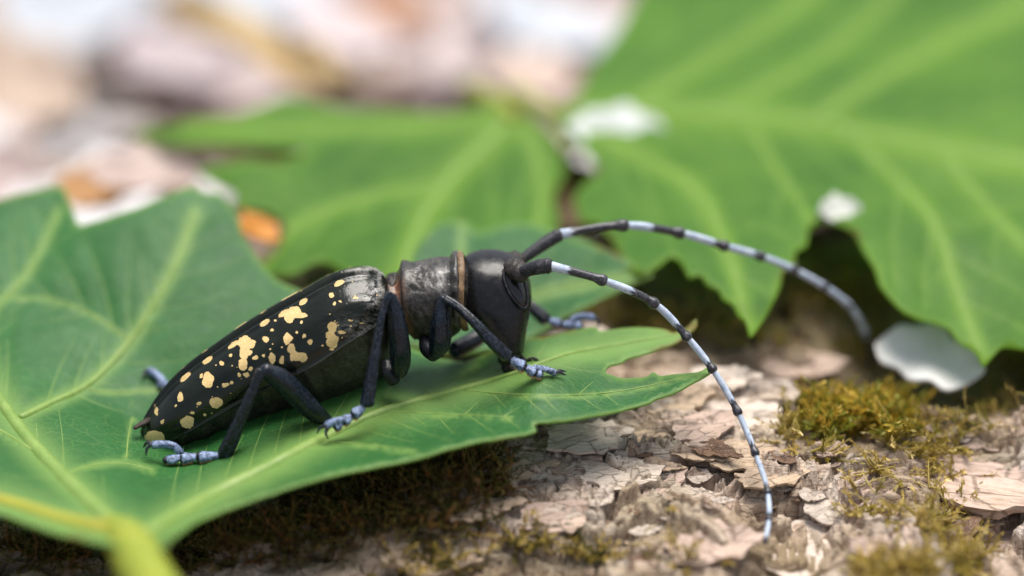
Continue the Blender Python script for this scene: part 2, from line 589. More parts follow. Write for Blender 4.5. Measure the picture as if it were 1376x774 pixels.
lx = axis_points(-3.2, 4.9, 0.0145, -26, 28)
ly = axis_points(-2.9, 1.8, 0.0145, -LR * 0.95 + LY, LR * 0.95 + LY)
X, Y = np.meshgrid(lx, ly, indexing='ij')
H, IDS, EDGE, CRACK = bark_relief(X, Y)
Z = log_base(X, Y) + H
# a shallow hollow towards the lower left, a drop-off on the right side
Z = Z - 0.45 * smooth(-0.2, -3.5, X) * smooth(0.2, -1.6, Y)
Z = Z - 0.30 * smooth(3.3, 4.0, X + 0.3 * (fbm(X, Y * 2, 3) - .5)) * smooth(0.4, -0.3, Y + 0.2 * X - 0.6)

Z = Z - 0.85 * np.exp(-((X - 4.0) / 1.1) ** 2 - ((Y - 1.7) / .9) ** 2)
Z = Z - 0.35 * smooth(-0.6, -2.2, X) * smooth(-1.4, -.6, Y)
Z = Z - 0.30 * np.exp(-((X - 2.25) / .45) ** 2 - ((Y + 1.45) / .7) ** 2)


def log_z(x, y):
    x = np.atleast_1d(np.asarray(x, float)); y = np.atleast_1d(np.asarray(y, float))
    i = np.clip(np.searchsorted(lx, x), 1, len(lx) - 1); j = np.clip(np.searchsorted(ly, y), 1, len(ly) - 1)
    return np.maximum(np.maximum(Z[i, j], Z[i - 1, j - 1]), np.maximum(Z[i - 1, j], Z[i, j - 1]))


def on_log(px, py):
    d = FWD * DIST + RIGHT * ((px - 688.0) / PXCM) + UPC * ((387.0 - py) / PXCM)
    t = np.linspace(0.7, 1.6, 900)
    p = CAM + d * t[:, None]
    zz = log_z(p[:, 0], p[:, 1])
    k = np.argmax(p[:, 2] < zz)
    q = p[k].copy(); q[2] = zz[k]
    return q


c_pale = np.array([0.72, 0.63, 0.55]); c_tan = np.array([0.58, 0.44, 0.30]); c_pink = np.array([0.62, 0.48, 0.40])
c_inner_shade = np.array([0.17, 0.10, 0.055]); c_algae_shade = np.array([0.24, 0.18, 0.065])
t1 = smooth(0.3, 0.7, fbm(X * 0.9 + 4, Y * 1.3, 131, 4))[..., None]
t2 = smooth(0.35, 0.65, IDS)[..., None]
col = c_pale * (1 - t2) + c_pink * t2
col = col * (1 - 0.6 * t1) + c_tan * 0.6 * t1
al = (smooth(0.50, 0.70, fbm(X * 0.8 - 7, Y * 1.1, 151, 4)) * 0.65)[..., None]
al = np.maximum(al, (0.8 * smooth(0.9, 2.0, Y + .5 * (fbm(X * .9, Y, 55, 3) - .5)))[..., None])  # olive darkening at the back paints the shade under the largest leaf
al = np.maximum(al, 0.7 * (smooth(0.3, -1.6, X) * smooth(-.4, -1.6, Y))[..., None] * smooth(.35, .6, fbm(X * 2, Y * 3, 77, 3))[..., None])  # patchy olive tint, stronger towards the near left
col = col * (1 - al) + c_algae_shade * al
ed = np.clip(0.6 * EDGE + 0.65 * CRACK, 0, 0.88)[..., None]  # inner bark brown, strengthened to paint shade into cracks and ledges
col = col * (1 - ed) + c_inner_shade * ed
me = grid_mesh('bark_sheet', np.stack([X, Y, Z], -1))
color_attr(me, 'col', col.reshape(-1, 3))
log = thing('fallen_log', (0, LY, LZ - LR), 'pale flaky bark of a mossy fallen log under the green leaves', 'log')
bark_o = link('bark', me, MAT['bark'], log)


# bark flakes: loose ragged plates lying on the log
def flake_mesh(name, seed, lx_=1.0, ly_=0.55, th=0.09, curl=0.12):
    rs = np.random.RandomState(seed)
    nc = rs.randint(5, 8)
    ca = np.sort((np.arange(nc) + rs.uniform(-.33, .33, nc)) / nc * 2 * math.pi)
    cr = rs.uniform(.62, 1.0, nc)
    cp = np.stack([np.cos(ca) * cr * lx_ * .5, np.sin(ca) * cr * ly_ * .5], -1)
    ol = []
    for i in range(nc):
        p, q = cp[i], cp[(i + 1) % nc]
        nr = np.array([q[1] - p[1], p[0] - q[0]])
        off = 0
        for f in np.linspace(0, 1, 7)[:-1]:
            off = rs.uniform(-.09, .09) * (f > 0)
            ol.append(p + (q - p) * f + nr * off)
    ol = np.array(ol)
    n, rings = len(ol), 6
    T = np.zeros((rings + 1, n, 3)); B = T.copy()
    for k in range(rings + 1):
        f = k / rings
        x, y = ol[:, 0] * f, ol[:, 1] * f
        z = curl * (x * x * 0.5 + y * y) + 0.05 * (fbm(x * 4 + seed, y * 7, seed, 3) - .5) + 0.05 * np.floor(fbm(x * 1.6 + seed, y * 3.2, seed + 3, 2) * 5) / 5
        T[k] = np.stack([x, y, z], -1)
        B[k] = np.stack([x * .96, y * .96, z - th * (0.5 + 0.5 * vnoise(x * 9, y * 9, seed))], -1)
    B[rings, :, :2] = ol * rs.uniform(.93, 1.0, (n, 1))
    M1 = T[rings].copy(); M1[:, 2] -= th * .25; M1[:, :2] *= rs.uniform(.95, 1.02, (n, 1))
    W = np.concatenate([T, M1[None], B[::-1]], 0)
    me = grid_mesh(name, W, wrap=True)
    me.polygons.foreach_set('use_smooth', np.zeros(len(me.polygons), bool))
    return me


flake_mats = [bark_material('flake_bark_pale', False, (0.60, 0.51, 0.43)), bark_material('flake_bark_tan', False, (0.46, 0.345, 0.24)),
              bark_material('flake_bark_pink', False, (0.47, 0.35, 0.285)), bark_material('flake_bark_brown', False, (0.15, 0.085, 0.05))]
FM = []
for s in range(10):
    mm = flake_mesh('bark_flake', 300 + s, 1.0, (0.5, 0.66, 0.36)[s % 3], (0.05, 0.08, 0.04)[s % 3], (0.10, 0.3, 0.06, 0.5)[s % 4])
    FM.append(mm)
FLV = {}
def flake_variant(si, mi):
    if (si, mi) not in FLV:
        mm = FM[si].copy(); mm.materials.append(flake_mats[mi]); FLV[(si, mi)] = mm
    return FLV[(si, mi)]


def place_flake(px, py, size, rz, tilt=0.1, tdir=0.0, si=0, mi=0, lift=0.0, label=None):
    q = on_log(px, py)
    o = bpy.data.objects.new('bark_flake', flake_variant(si, mi))
    SC.collection.objects.link(o)
    o.parent = log
    o.matrix_parent_inverse = log.matrix_basis.inverted()
    nx = -(log_base(q[0] + .3, q[1]) - log_base(q[0] - .3, q[1])) / .6
    ny = -(log_base(q[0], q[1] + .3) - log_base(q[0], q[1] - .3)) / .6
    nrm = Vector((float(nx), float(ny), 1)).normalized()
    rot = nrm.to_track_quat('Z', 'Y').to_matrix().to_4x4()
    tl = Matrix.Rotation(tdir, 4, 'Z') @ Matrix.Rotation(tilt, 4, 'X') @ Matrix.Rotation(-tdir, 4, 'Z')
    o.matrix_basis = Matrix.Translation(Vector(q) + Vector((0, 0, -0.03 + lift))) @ rot @ tl @ Matrix.Rotation(rz, 4, 'Z') @ Matrix.Diagonal((size, size, size * 0.8, 1))
    if label: o['label'] = label
    return o


rf = random.Random(21)
named = [  # px, py, size cm, rz, tilt, tdir, shape, colour
    (985, 632, 1.05, 0.15, 0.12, 0.2, 0, 1), (955, 600, .8, -0.5, 0.35, -0.6, 2, 3), (930, 622, .7, -0.3, 0.25, 2.6, 5, 1),
    (1040, 640, 1.1, 0.25, 0.1, 0.0, 3, 1), (1000, 560, 1.2, -0.1, 0.06, 0.3, 1, 0), (940, 570, .9, 0.5, 0.1, 0.8, 4, 2),
    (800, 585, 1.3, 0.2, 0.08, 0.4, 6, 0), (745, 620, 1.0, -0.2, 0.1, -0.2, 7, 2), (860, 590, .9, 0.35, 0.15, 0.1, 2, 1),
    (830, 640, 1.0, 0.1, 0.08, 1.2, 4, 0), (890, 655, .8, 0.7, 0.18, -0.8, 8, 2), (700, 640, .8, 0.3, 0.2, 0.5, 5, 1),
    (1110, 690, .55, 0.3, 0.2, 0.6, 1, 0), (1180, 735, .8, -0.2, 0.12, 0.1, 3, 2), (1205, 712, .6, -0.55, 0.4, 2.4, 9, 3),
    (980, 505, 1.1, 0.0, 0.1, 0.0, 6, 0), (1060, 490, 1.3, 0.2, 0.08, 0.4, 0, 2), (900, 540, 1.0, 0.1, 0.1, -0.6, 7, 1),
    (1330, 640, 2.2, -0.25, 0.05, 0.2, 4, 2), (1350, 730, 1.6, -0.1, 0.08, 0.1, 1, 2), (1290, 720, 1.0, 0.9, 0.15, 0.1, 2, 3),
    (1080, 740, 1.8, 0.1, 0.06, 0.1, 0, 0), (960, 735, 1.4, 0.3, 0.07, 0.3, 3, 2), (640, 690, 1.0, 0.2, 0.1, 0.2, 5, 1),
    (860, 715, 1.1, -0.2, 0.12, 0.6, 8, 1), (760, 690, 1.2, 0.15, 0.08, -0.5, 6, 2), (580, 740, 1.3, 0.1, 0.1, 0.3, 4, 1),
]
for (a, b, s, rz, tl, td, si, mi) in named:
    place_flake(a, b, s * 0.9, rz, tl * .6, td, si, mi)
for k in range(110):
    a = rf.uniform(520, 1370); b = rf.uniform(480, 770)
    if (a < 800 and b < 600) or b < 560 - (a - 800) * .1: continue
    place_flake(a, b, rf.uniform(.10, .42) * rf.choice((1, 1, .7)), rf.uniform(-.7, .7), rf.uniform(.02, .14), rf.uniform(0, 6.3), rf.randrange(10), rf.choice((0, 0, 1, 1, 2, 2, 3)))


# ------------------------------------------------------------------ leaves
def seg_dist(p, poly):
    """distance of points p (n,2) to a polyline"""
    poly = np.asarray(poly, float)
    d = np.full(len(p), 1e9)
    for a, b in zip(poly[:-1], poly[1:]):
        ab = b - a
        t = np.clip(((p - a) @ ab) / max(ab @ ab, 1e-9), 0, 1)
        d = np.minimum(d, np.linalg.norm(p - (a + t[:, None] * ab), axis=1))
    return d


def pt_dist(p, poly):
    a = poly[:-1]; ab = poly[1:] - a
    t = np.clip(((p - a) * ab).sum(1) / np.maximum((ab * ab).sum(1), 1e-9), 0, 1)
    return np.sqrt((((a + t[:, None] * ab) - p) ** 2).sum(1).min())


def resample_outline(pts, step, teeth=0.0, seed=0):
    pts = np.asarray(pts, float)
    out = []
    n = len(pts)
    for i in range(n):           # light corner cutting
        p, q = pts[i], pts[(i + 1) % n]
        out += [p + (q - p) * 0.16, p + (q - p) * 0.84]
    pts = np.array(out)
    res = []
    rs = np.random.RandomState(seed)
    for i in range(len(pts)):
        p, q = pts[i], pts[(i + 1) % len(pts)]
        L = np.linalg.norm(q - p)
        m = max(1, int(L / step))
        nr = np.array([q[1] - p[1], p[0] - q[0]]) / max(L, 1e-6)
        for k in range(m):
            f = k / m
            off = 0
            if teeth and m > 2:
                off = teeth * (0.4 * math.sin(math.pi * f) + 0.5 * (rs.rand() - 0.5))
            res.append(p + (q - p) * f + nr * off)
    return np.array(res)


def build_leaf(name, label, outline, ctrl, veins, stalk, mat, step=9.0, teeth=0.0, seed=1, quilt=0.05, puff=26.0, group='green maple leaves on the log', rib=(), junction=None, side=None, vscale=1.0):
    f = tps(ctrl)
    ol = resample_outline(outline, step, teeth, seed)
    # orientation: make the area positive
    x0, y0 = ol.min(0); x1, y1 = ol.max(0)
    rs = np.random.RandomState(seed)
    gx, gy = np.meshgrid(np.arange(x0, x1, step), np.arange(y0, y1, step))
    pts = np.stack([gx.ravel(), gy.ravel()], -1) + (rs.rand(gx.size, 2) - .5) * step * 0.6
    closed = np.vstack([ol, ol[:1]])
    dist = seg_dist(pts, closed)
    inside = np.zeros(len(pts), bool)
    xs, ys = ol[:, 0], ol[:, 1]; xr, yr = np.roll(xs, -1), np.roll(ys, -1)
    for k in range(len(ol)):
        c = (ys[k] > pts[:, 1]) != (yr[k] > pts[:, 1])
        if c.any():
            xi = (xr[k] - xs[k]) * (pts[:, 1] - ys[k]) / (yr[k] - ys[k] + 1e-12) + xs[k]
            inside ^= c & (pts[:, 0] < xi)
    pts = pts[inside & (dist > step * 0.45)]
    allp = np.vstack([ol, pts])
    nb = len(ol)
    res = geometry.delaunay_2d_cdt([Vector(p) for p in allp], [], [list(range(nb))], 1, 1e-4)
    v2 = np.array([tuple(v) for v in res[0]])
    tris = res[2]
    minor = []
    if side is not None:
        spc, ln, mr_ = side
        closed = np.vstack([ol, ol[:1]])
        acc = [spline(v[0], 40) for v in veins]
        for vi, (vp, r0, r1) in enumerate(veins):
            sp = acc[vi]
            L = np.r_[0, np.cumsum(np.linalg.norm(np.diff(sp, axis=0), axis=1))]
            if L[-1] < 150: continue
            for dd in np.arange(spc * .7, L[-1] - spc * .4, spc):
                for sg_ in (1, -1):
                    q = dd + rs.uniform(-.25, .25) * spc
                    i = int(np.clip(np.searchsorted(L, q), 1, len(sp) - 1))
                    t = sp[i] - sp[i - 1]; t = t / np.linalg.norm(t)
                    an = sg_ * R(rs.uniform(42, 60))
                    d = np.array([t[0] * math.cos(an) - t[1] * math.sin(an), (t[0] * math.sin(an) + t[1] * math.cos(an)) * .75])
                    pt = [sp[i]]; cur = sp[i].copy(); st = 9.0
                    for k in range(int(ln * rs.uniform(.7, 1.2) / st)):
                        d = d + t * .035; d = d / np.linalg.norm(d)
                        cur = cur + d * st
                        ok = pt_dist(cur, closed) > 8
                        for wi, other in enumerate(acc):
                            if wi != vi and k > 0 and pt_dist(cur, other) < 9: ok = False
                        if not ok: break
                        pt.append(cur.copy())
                    if len(pt) > 3:
                        minor.append((np.array(pt), mr_, mr_ * .4)); acc.append(np.array(pt))
    W = f(v2[:, 0], v2[:, 1])
    V = P(v2[:, 0], v2[:, 1], W)
    dv = np.full(len(v2), 1e9); va = np.zeros(len(v2))
    for (vp, r0, r1) in veins:
        sp = spline(vp, 30)
        d = seg_dist(v2, sp)
        dv = np.minimum(dv, d)
        va = np.maximum(va, np.exp(-(d / (max(r0, r1) * 1.6)) ** 2) * 0.75)
    dm = np.full(len(v2), 1e9)
    for (vp, r0, r1) in minor:
        d = seg_dist(v2, vp)
        dm = np.minimum(dm, d)
        if r0 > 1.5: va = np.maximum(va, np.exp(-(d / (r0 * 1.6)) ** 2) * .25)
    if minor: V[:, 2] += .012 * (1 - np.exp(-(dm / 11) ** 2)) - .008
    V[:, 2] += quilt * (1 - np.exp(-(dv / puff) ** 2)) - quilt * 0.5
    V[:, 2] += 0.05 * (fbm(V[:, 0] * 1.2 + seed, V[:, 1] * 1.2, seed, 3) - 0.5)
    me = mesh_np('blade', V, tris)
    float_attr(me, 'vein', va)
    de = seg_dist(v2, np.vstack([ol, ol[:1]]))
    float_attr(me, 'edge', np.exp(-(de / 3.2) ** 2) * 0.7)
    if junction is not None:
        dj = np.hypot((v2[:, 0] - junction[0]) / 46, (v2[:, 1] - junction[1]) / 26)
        me.attributes['vein'].data.foreach_set('value', np.maximum(va, .95 * np.exp(-dj ** 2)).astype(np.float32))
    base = V.mean(0)
    root = thing(name, (base[0], base[1], V[:, 2].min()), label, 'leaf', group)
    o = link('blade', me, mat, root)
    # normals upwards
    bm = bmesh.new(); bm.from_mesh(me)
    bmesh.ops.recalc_face_normals(bm, faces=bm.faces)
    if sum(fc.normal.z for fc in bm.faces) < 0:
        bmesh.ops.reverse_faces(bm, faces=bm.faces)
    bm.to_mesh(me); bm.free()
    md = o.modifiers.new('thickness', 'SOLIDIFY'); md.thickness = 0.018; md.offset = -1
    bvh = BVHTree.FromPolygons([tuple(v) for v in V], [list(t) for t in tris])
    def surf(px, py, w0):
        q = P(px, py, w0)
        d = Vector(q - CAM).normalized()
        hit = bvh.ray_cast(Vector(CAM), d)
        return np.array(hit[0]) if hit[0] is not None else q
    for vi, (vp, r0, r1) in enumerate(list(veins) + minor):
        sp = spline(vp, max(14, int(len(vp) * 8)))
        w = f(sp[:, 0], sp[:, 1])
        pp = np.array([surf(a, b, c) for (a, b), c in zip(sp, w)])
        pp[1:-1] = 0.25 * pp[:-2] + 0.5 * pp[1:-1] + 0.25 * pp[2:]
        rad = np.linspace(r0, r1, len(pp)) / PXCM * vscale
        pp[:, 2] -= rad * (0.35 if vi < len(veins) else .55)
        link('vein', closed_tube('vein', pp, rad, 8), MAT['rib_vein'] if vi in rib else MAT['vein'], root)
    if stalk is not None:
        stalk = [(a, b, float(f(a, b)) + r * .006 if w is None else w, r) for (a, b, w, r) in stalk]
        sp = spline([s[:4] for s in stalk], 30)
        pp = P(sp[:, 0], sp[:, 1], sp[:, 2])
        link('stalk', closed_tube('stalk', pp, sp[:, 3] / PXCM, 16), MAT['petiole'], root)
    return root, f, bvh


# the leaf the beetle stands on
L1_out = [(150, 730), (90, 716), (40, 703), (0, 690), (-60, 684), (-150, 690), (-260, 640), (-330, 540), (-250, 470), (-320, 380), (-200, 330), (-110, 300),
          (-40, 285), (0, 272), (45, 258), (84, 248), (95, 275), (106, 306), (140, 298), (185, 284), (215, 270), (240, 258), (262, 252),
          (272, 262), (296, 262), (318, 290), (326, 318), (348, 352), (372, 380), (400, 392), (440, 405), (480, 430), (540, 465), (585, 482), (622, 486), (640, 478),
          (668, 470), (700, 458), (745, 450), (778, 444), (800, 440), (806, 446), (850, 441), (893, 441), (905, 446), (922, 440), (936, 428), (937, 440), (918, 454), (908, 461), (868, 474), (842, 480), (835, 487),
          (818, 490), (812, 500), (835, 507), (868, 505), (878, 498), (886, 504), (915, 502), (940, 500), (960, 488), (957, 500), (930, 515), (905, 529), (880, 536), (872, 543), (838, 551), (800, 560),
          (760, 568), (716, 572), (722, 584), (690, 590), (650, 596), (600, 604), (560, 613), (512, 625), (470, 634),
          (420, 647), (370, 662), (310, 682), (262, 702), (235, 722), (215, 745), (185, 742)]
L1_ctl = [(165, 715, -2.3), (0, 690, -1.9), (-150, 690, -1.7), (0, 555, 0.1), (100, 640, -0.9), (240, 618, -0.10), (160, 580, 0.2), (200, 420, 1.3), (250, 262, 2.3), (90, 255, 2.5), (-100, 310, 2.3), (-300, 450, 1.5), (-250, 600, -0.4),
          (370, 380, 1.6), (300, 610, -0.25), (460, 585, -0.30), (600, 603, -0.95), (400, 650, -1.3), (250, 705, -1.9), (540, 470, 1.0), (720, 505, -0.15), (480, 520, .35), (640, 478, .75), (780, 446, .8), (936, 432, .7), (955, 492, .1), (850, 548, -0.25), (716, 575, -0.6), (350, 500, .75), (900, 450, .55), (820, 492, .2)]
L1_vein = [([(165, 716), (100, 655), (30, 580), (0, 538), (-60, 440), (-150, 360)], 15, 3.5),
           ([(28, 560), (70, 540), (112, 520), (160, 475), (205, 410), (240, 345), (262, 285)], 6.5, 2.5),
           ([(195, 718), (280, 668), (360, 627), (430, 590), (520, 550), (600, 528), (690, 502), (760, 476), (840, 461), (905, 450)], 15, 1.3),
           ([(620, 524), (700, 530), (820, 527), (940, 503)], 1.8, 1.0),
           ([(165, 716), (90, 700), (0, 672), (-100, 655), (-220, 620)], 17, 5),
           ([(112, 522), (150, 526), (215, 523)], 2.2, 1.0), ([(85, 637), (130, 624), (170, 623), (205, 631)], 3.0, 1.0),
           ([(62, 617), (20, 590), (-30, 560)], 3.0, 1.5), ([(170, 615), (172, 590), (178, 560)], 1.4, .8),
           ([(175, 455), (120, 420), (60, 400), (0, 400)], 2.0, 1.0), ([(-10, 525), (-20, 440), (40, 360), (80, 280)], 4, 1.5),
           ([(520, 552), (600, 556), (690, 560)], 1.6, .8), ([(430, 592), (500, 598), (560, 605)], 1.8, .8), ([(560, 536), (610, 510), (640, 490)], 1.5, .8)]
leaf_beetle, f1, bvh1 = build_leaf('maple_leaf', 'dark green lobed leaf the black beetle stands on, its yellow stalk towards the viewer', L1_out, L1_ctl, L1_vein,
                                   [(146, 698, None, 7), (156, 708, None, 15), (168, 722, None, 25), (181, 744, -2.45, 31), (197, 775, -2.75, 32), (222, 820, -3.2, 34), (270, 900, -3.9, 37), (340, 1010, -4.7, 40)], MAT['leaf1'], 6.0, 0.8, 3, 0.035, 30, rib=(4,), junction=(158, 712), side=(40, 120, 1.0))

# the leaf behind, stalk end at top centre
L2_out = [(700, 150), (655, 142), (600, 150), (520, 146), (440, 142), (385, 132), (330, 150), (262, 158), (205, 172), (170, 186), (232, 196), (330, 196), (420, 204),
          (400, 212), (320, 218), (262, 232), (285, 248), (318, 262), (312, 284), (352, 284), (384, 296), (378, 330), (344, 364), (390, 372), (430, 352),
          (470, 372), (530, 372), (600, 372), (660, 362), (720, 340), (752, 300), (742, 262), (760, 232), (752, 190), (730, 165)]
L2_ctl = [(690, 155, 5.2), (400, 140, 5.2), (180, 185, 4.8), (330, 225, 4.0), (345, 362, 2.5), (560, 250, 3.9), (530, 372, 2.1), (700, 345, 2.4), (750, 240, 4.0), (450, 300, 3.2)]
L2_vein = [([(690, 158), (645, 200), (600, 245), (560, 310), (540, 365)], 13, 5), ([(680, 158), (560, 168), (420, 172), (250, 172)], 6, 3),
           ([(600, 245), (500, 262), (400, 300), (352, 352)], 6, 2.5), ([(700, 160), (725, 220), (722, 320)], 6, 3)]
build_leaf('maple_leaf', 'blurred mid green leaf behind the beetle with its pale stalk end at top centre', L2_out, L2_ctl, L2_vein,
           [(690, 158, 5.1, 16), (676, 146, 5.5, 16), (655, 130, 6.2, 14), (630, 118, 7.2, 14)], MAT['leaf2'], 9.0, 2.0, 5, 0.03, 40, side=(62, 130, 2.0), vscale=.62)

# a nearer leaf showing just behind the head
L4_out = [(545, 372), (560, 330), (590, 300), (625, 292), (640, 312), (700, 300), (760, 318), (800, 330), (862, 356), (880, 366), (850, 378), (815, 398), (790, 412), (752, 432), (720, 452), (690, 470),
          (640, 476), (590, 480), (540, 460), (520, 420)]
L4_ctl = [(560, 330, 2.2), (700, 300, 2.4), (870, 364, 1.7), (690, 470, 1.3), (540, 460, 1.2), (760, 390, 1.7), (640, 400, 1.7)]
L4_vein = [([(540, 440), (640, 420), (740, 388), (870, 364)], 5, 2), ([(640, 420), (620, 360), (622, 300)], 3, 1.5)]
build_leaf('maple_leaf', 'bluish green leaf lobe tucked directly behind the beetle\'s head', L4_out, L4_ctl, L4_vein, None, MAT['leaf1'], 8.0, 1.5, 9, 0.05, 30, side=(45, 90, 1.2))

# the big leaf on the right
L3_out = [(735, 150), (770, 140), (790, 100), (830, 40), (870, -30), (930, -110), (1010, -60), (1080, -150), (1180, -90), (1290, -170), (1400, -80), (1540, -90), (1560, 60), (1680, 130), (1580, 230), (1600, 360), (1500, 400), (1430, 470),
          (1376, 472), (1345, 466), (1330, 482), (1321, 494), (1310, 470), (1290, 462), (1276, 440), (1252, 434), (1235, 432), (1212, 420), (1196, 402), (1182, 386), (1176, 364), (1160, 340), (1150, 316), (1130, 302),
          (1100, 296), (1086, 306), (1084, 330), (1066, 340), (1070, 356), (1052, 366), (1048, 386), (1036, 412), (1024, 432), (1008, 455), (1002, 430), (992, 424), (986, 408), (972, 402), (966, 388), (950, 384), (942, 370), (926, 378),
          (916, 356), (902, 346), (884, 362), (860, 372), (838, 360), (826, 330), (800, 300), (780, 300), (770, 262), (806, 232), (790, 206), (756, 186)]
L3_ctl = [(740, 150, 5.2), (870, -30, 8.2), (1100, -100, 8.8), (1376, -60, 7.5), (1620, 130, 5.0), (1070, 160, 4.6), (1376, 215, 3.6), (1320, 490, 1.0), (1008, 452, .9), (1090, 305, 2.4), (1150, 318, 2.2), (850, 368, 1.7),
          (800, 300, 2.8), (940, 260, 3.1), (1250, 330, 2.2), (1500, 400, 1.6), (1420, 460, 1.0), (1200, 20, 6.8)]
L3_vein = [([(745, 152), (850, 148), (960, 152), (1070, 162), (1200, 186), (1376, 216), (1560, 240)], 13, 6), ([(850, 140), (950, 80), (1064, 10), (1130, -60)], 8, 5),
           ([(960, 150), (1060, 100), (1150, 40), (1240, -50)], 6, 4), ([(1095, 160), (1180, 105), (1270, 55), (1400, 0)], 8, 5), ([(1131, 165), (1190, 225), (1250, 290), (1290, 400), (1318, 475)], 7, 2),
           ([(770, 165), (860, 210), (940, 260), (975, 330), (1005, 435)], 8, 2), ([(1000, 158), (1040, 220), (1085, 290)], 4, 2), ([(1260, 198), (1330, 280), (1376, 330)], 5, 3)]
build_leaf('maple_leaf', 'largest bright green leaf filling the upper right, its lobes hanging towards the bark', L3_out, L3_ctl, L3_vein,
           [(750, 152, 5.1, 13), (735, 148, 5.3, 13), (715, 138, 5.8, 12), (690, 120, 6.8, 12)], MAT['leaf3'], 9.0, 2.0, 7, 0.03, 45, side=(64, 150, 2.0), vscale=.6)

# ------------------------------------------------------------------ the beetle
E = R(26.0)                       # how far from above its flank is seen
CE, SE = math.cos(E), math.sin(E)
TOC = -FWD


def frame(n2):
    n2 = np.asarray(n2, float); n2 = n2 / np.linalg.norm(n2)
    nn = RIGHT * n2[0] + UPC * n2[1]
    return nn * CE + TOC * SE, -nn * SE + TOC * CE       # up, side towards the viewer


beetle = thing('longhorn_beetle', P(480, 600, 0.2), 'black longhorn beetle with yellow blotches and pale banded antennae on the dark green leaf', 'beetle')

WC = 0.28
# dorsal outline / side edge pairs along the wing cases, shoulder to tip
EP = np.array([(521, 384, 523, 402), (517, 373, 520, 411), (508, 365, 516, 420), (494, 360, 509, 431), (470, 360, 494, 442), (440, 370, 466, 459), (405, 389, 433, 481), (365, 411, 397, 501),
               (325, 436, 360, 519), (288, 462, 325, 538), (254, 487, 290, 558), (225, 515, 257, 577), (205, 543, 230, 590), (193, 567, 210, 597), (190, 583, 200, 599)], float)
NS, NT = 300, 130
es = spline(EP, NS)
KR = 1.2
ely_C, ely_U, ely_R, ely_a, ely_b = [], [], [], [], []
for k in range(NS):
    hx, hy, lx0, ly0 = es[k]
    n2 = np.array([hx - lx0, -(hy - ly0)])
    T = np.linalg.norm(n2) / PXCM
    n2 = n2 / np.linalg.norm(n2)
    b = T / (KR * SE + math.sqrt(CE ** 2 + KR ** 2 * SE ** 2)); a = KR * b
    U3, R3 = frame(n2)
    ely_C.append(P(lx0, ly0, WC) + (RIGHT * n2[0] + UPC * n2[1]) * a * SE)
    ely_U.append(U3); ely_R.append(R3); ely_a.append(a); ely_b.append(b)
ely_C, ely_U, ely_R = map(np.array, (ely_C, ely_U, ely_R))
ely_a, ely_b = np.array(ely_a), np.array(ely_b)
sv = np.linspace(0, 1, NS)


def elytron(side):
    t = np.linspace(0, 1, NT)
    tt = np.clip(t / 0.93, 0, 1)
    phi = tt * R(92)
    r = np.sin(phi) ** 0.92
    u = np.sign(np.cos(phi)) * np.abs(np.cos(phi)) ** 0.86
    fold = np.clip((t - 0.93) / 0.07, 0, 1)
    V = np.zeros((NS, NT, 3))
    for k in range(NS):
        a, b = ely_a[k], ely_b[k]
        rr = a * (r + 0.035 * np.exp(-((t - 0.925) / 0.018) ** 2)) - a * 0.22 * fold
        uu = b * u - 0.09 * b * fold
        uu = uu - 0.034 * np.exp(-(t / 0.03) ** 2) + 0.018 * np.exp(-((t - .09) / .035) ** 2)        # seam
        s = sv[k]
        hum = 0.045 * math.exp(-((s - 0.07) / 0.06) ** 2) * np.exp(-((t - 0.66) / 0.15) ** 2)         # shoulder
        cost = 0.012 * np.sin(t * 15) * np.exp(-((t - .5) / .3) ** 2) * (1 - s)
        rr = rr + hum + 0.004 + cost * r
        uu = uu + hum * .6 + cost * u
        V[k] = ely_C[k] + ely_R[k] * (side * rr)[:, None] + ely_U[k] * uu[:, None]
    return V


ev = elytron(1)
epx, epy = to_px(ev)
wx_ = epx + 5.5 * (fbm(epx * 0.13, epy * 0.13, 61, 3) - .5)
wy_ = epy + 5.5 * (fbm(epx * 0.13, epy * 0.13, 65, 3) - .5)
SPOTS = [(388, 427, 7, 7), (396, 420, 9, 8), (405, 424, 7, 3.5), (446, 439, 7, 8), (442, 449, 6, 5), (447, 459, 8, 9), (386, 455, 5.5, 7.5), (391, 469, 6, 6), (401, 480, 11, 6), (395, 476, 6, 6),
         (417, 459, 4.2, 4.2), (410, 451, 2.3, 2.3), (459, 446, 5.5, 2.8), (445, 397, 4.3, 3.6), (449, 409, 3, 2.4), (329, 461, 10, 9), (339, 462, 5, 5), (328, 474, 8, 9), (326, 490, 5.5, 9), (336, 474, 4, 5),
         (365, 481, 4.5, 7), (379, 484, 3.3, 5.5), (358, 457, 4, 3.8), (355, 478, 2.3, 2.3), (366, 444, 2.2, 2.2), (343, 482, 3, 3), (337, 495, 3.4, 3.4), (331, 504, 3.6, 3.6), (322, 504, 2.8, 2.8),
         (298, 488, 3.6, 3.8), (310, 478, 2.5, 2.5), (280, 510, 7, 10.5), (291, 541, 8.5, 8), (302, 517, 4.2, 2.8), (311, 514, 3.6, 2.4), (242, 533, 4.4, 6), (252, 568, 10, 8.5), (208, 588, 14, 8), (211, 552, 2.6, 6),
         (217, 567, 2.5, 3.5), (258, 554, 2.4, 2.2), (270, 505, 2.2, 2.2), (268, 542, 2.4, 2.4), (275, 556, 2.2, 1.8), (237, 546, 1.8, 1.8), 
         (446, 470, 3, 2), (433, 465, 2.5, 1.5), (470, 431, 2.5, 1.5), (486, 434, 3, 1.2), (478, 400, 3.5, 1.2), (458, 405, 2.5, 1.6), (404, 433, 1.8, 1.8), (398, 446, 1.5, 2), (371, 430, 2, 1.8), (471, 438, 2.4, 1.6)]
mask = np.zeros(epx.shape)
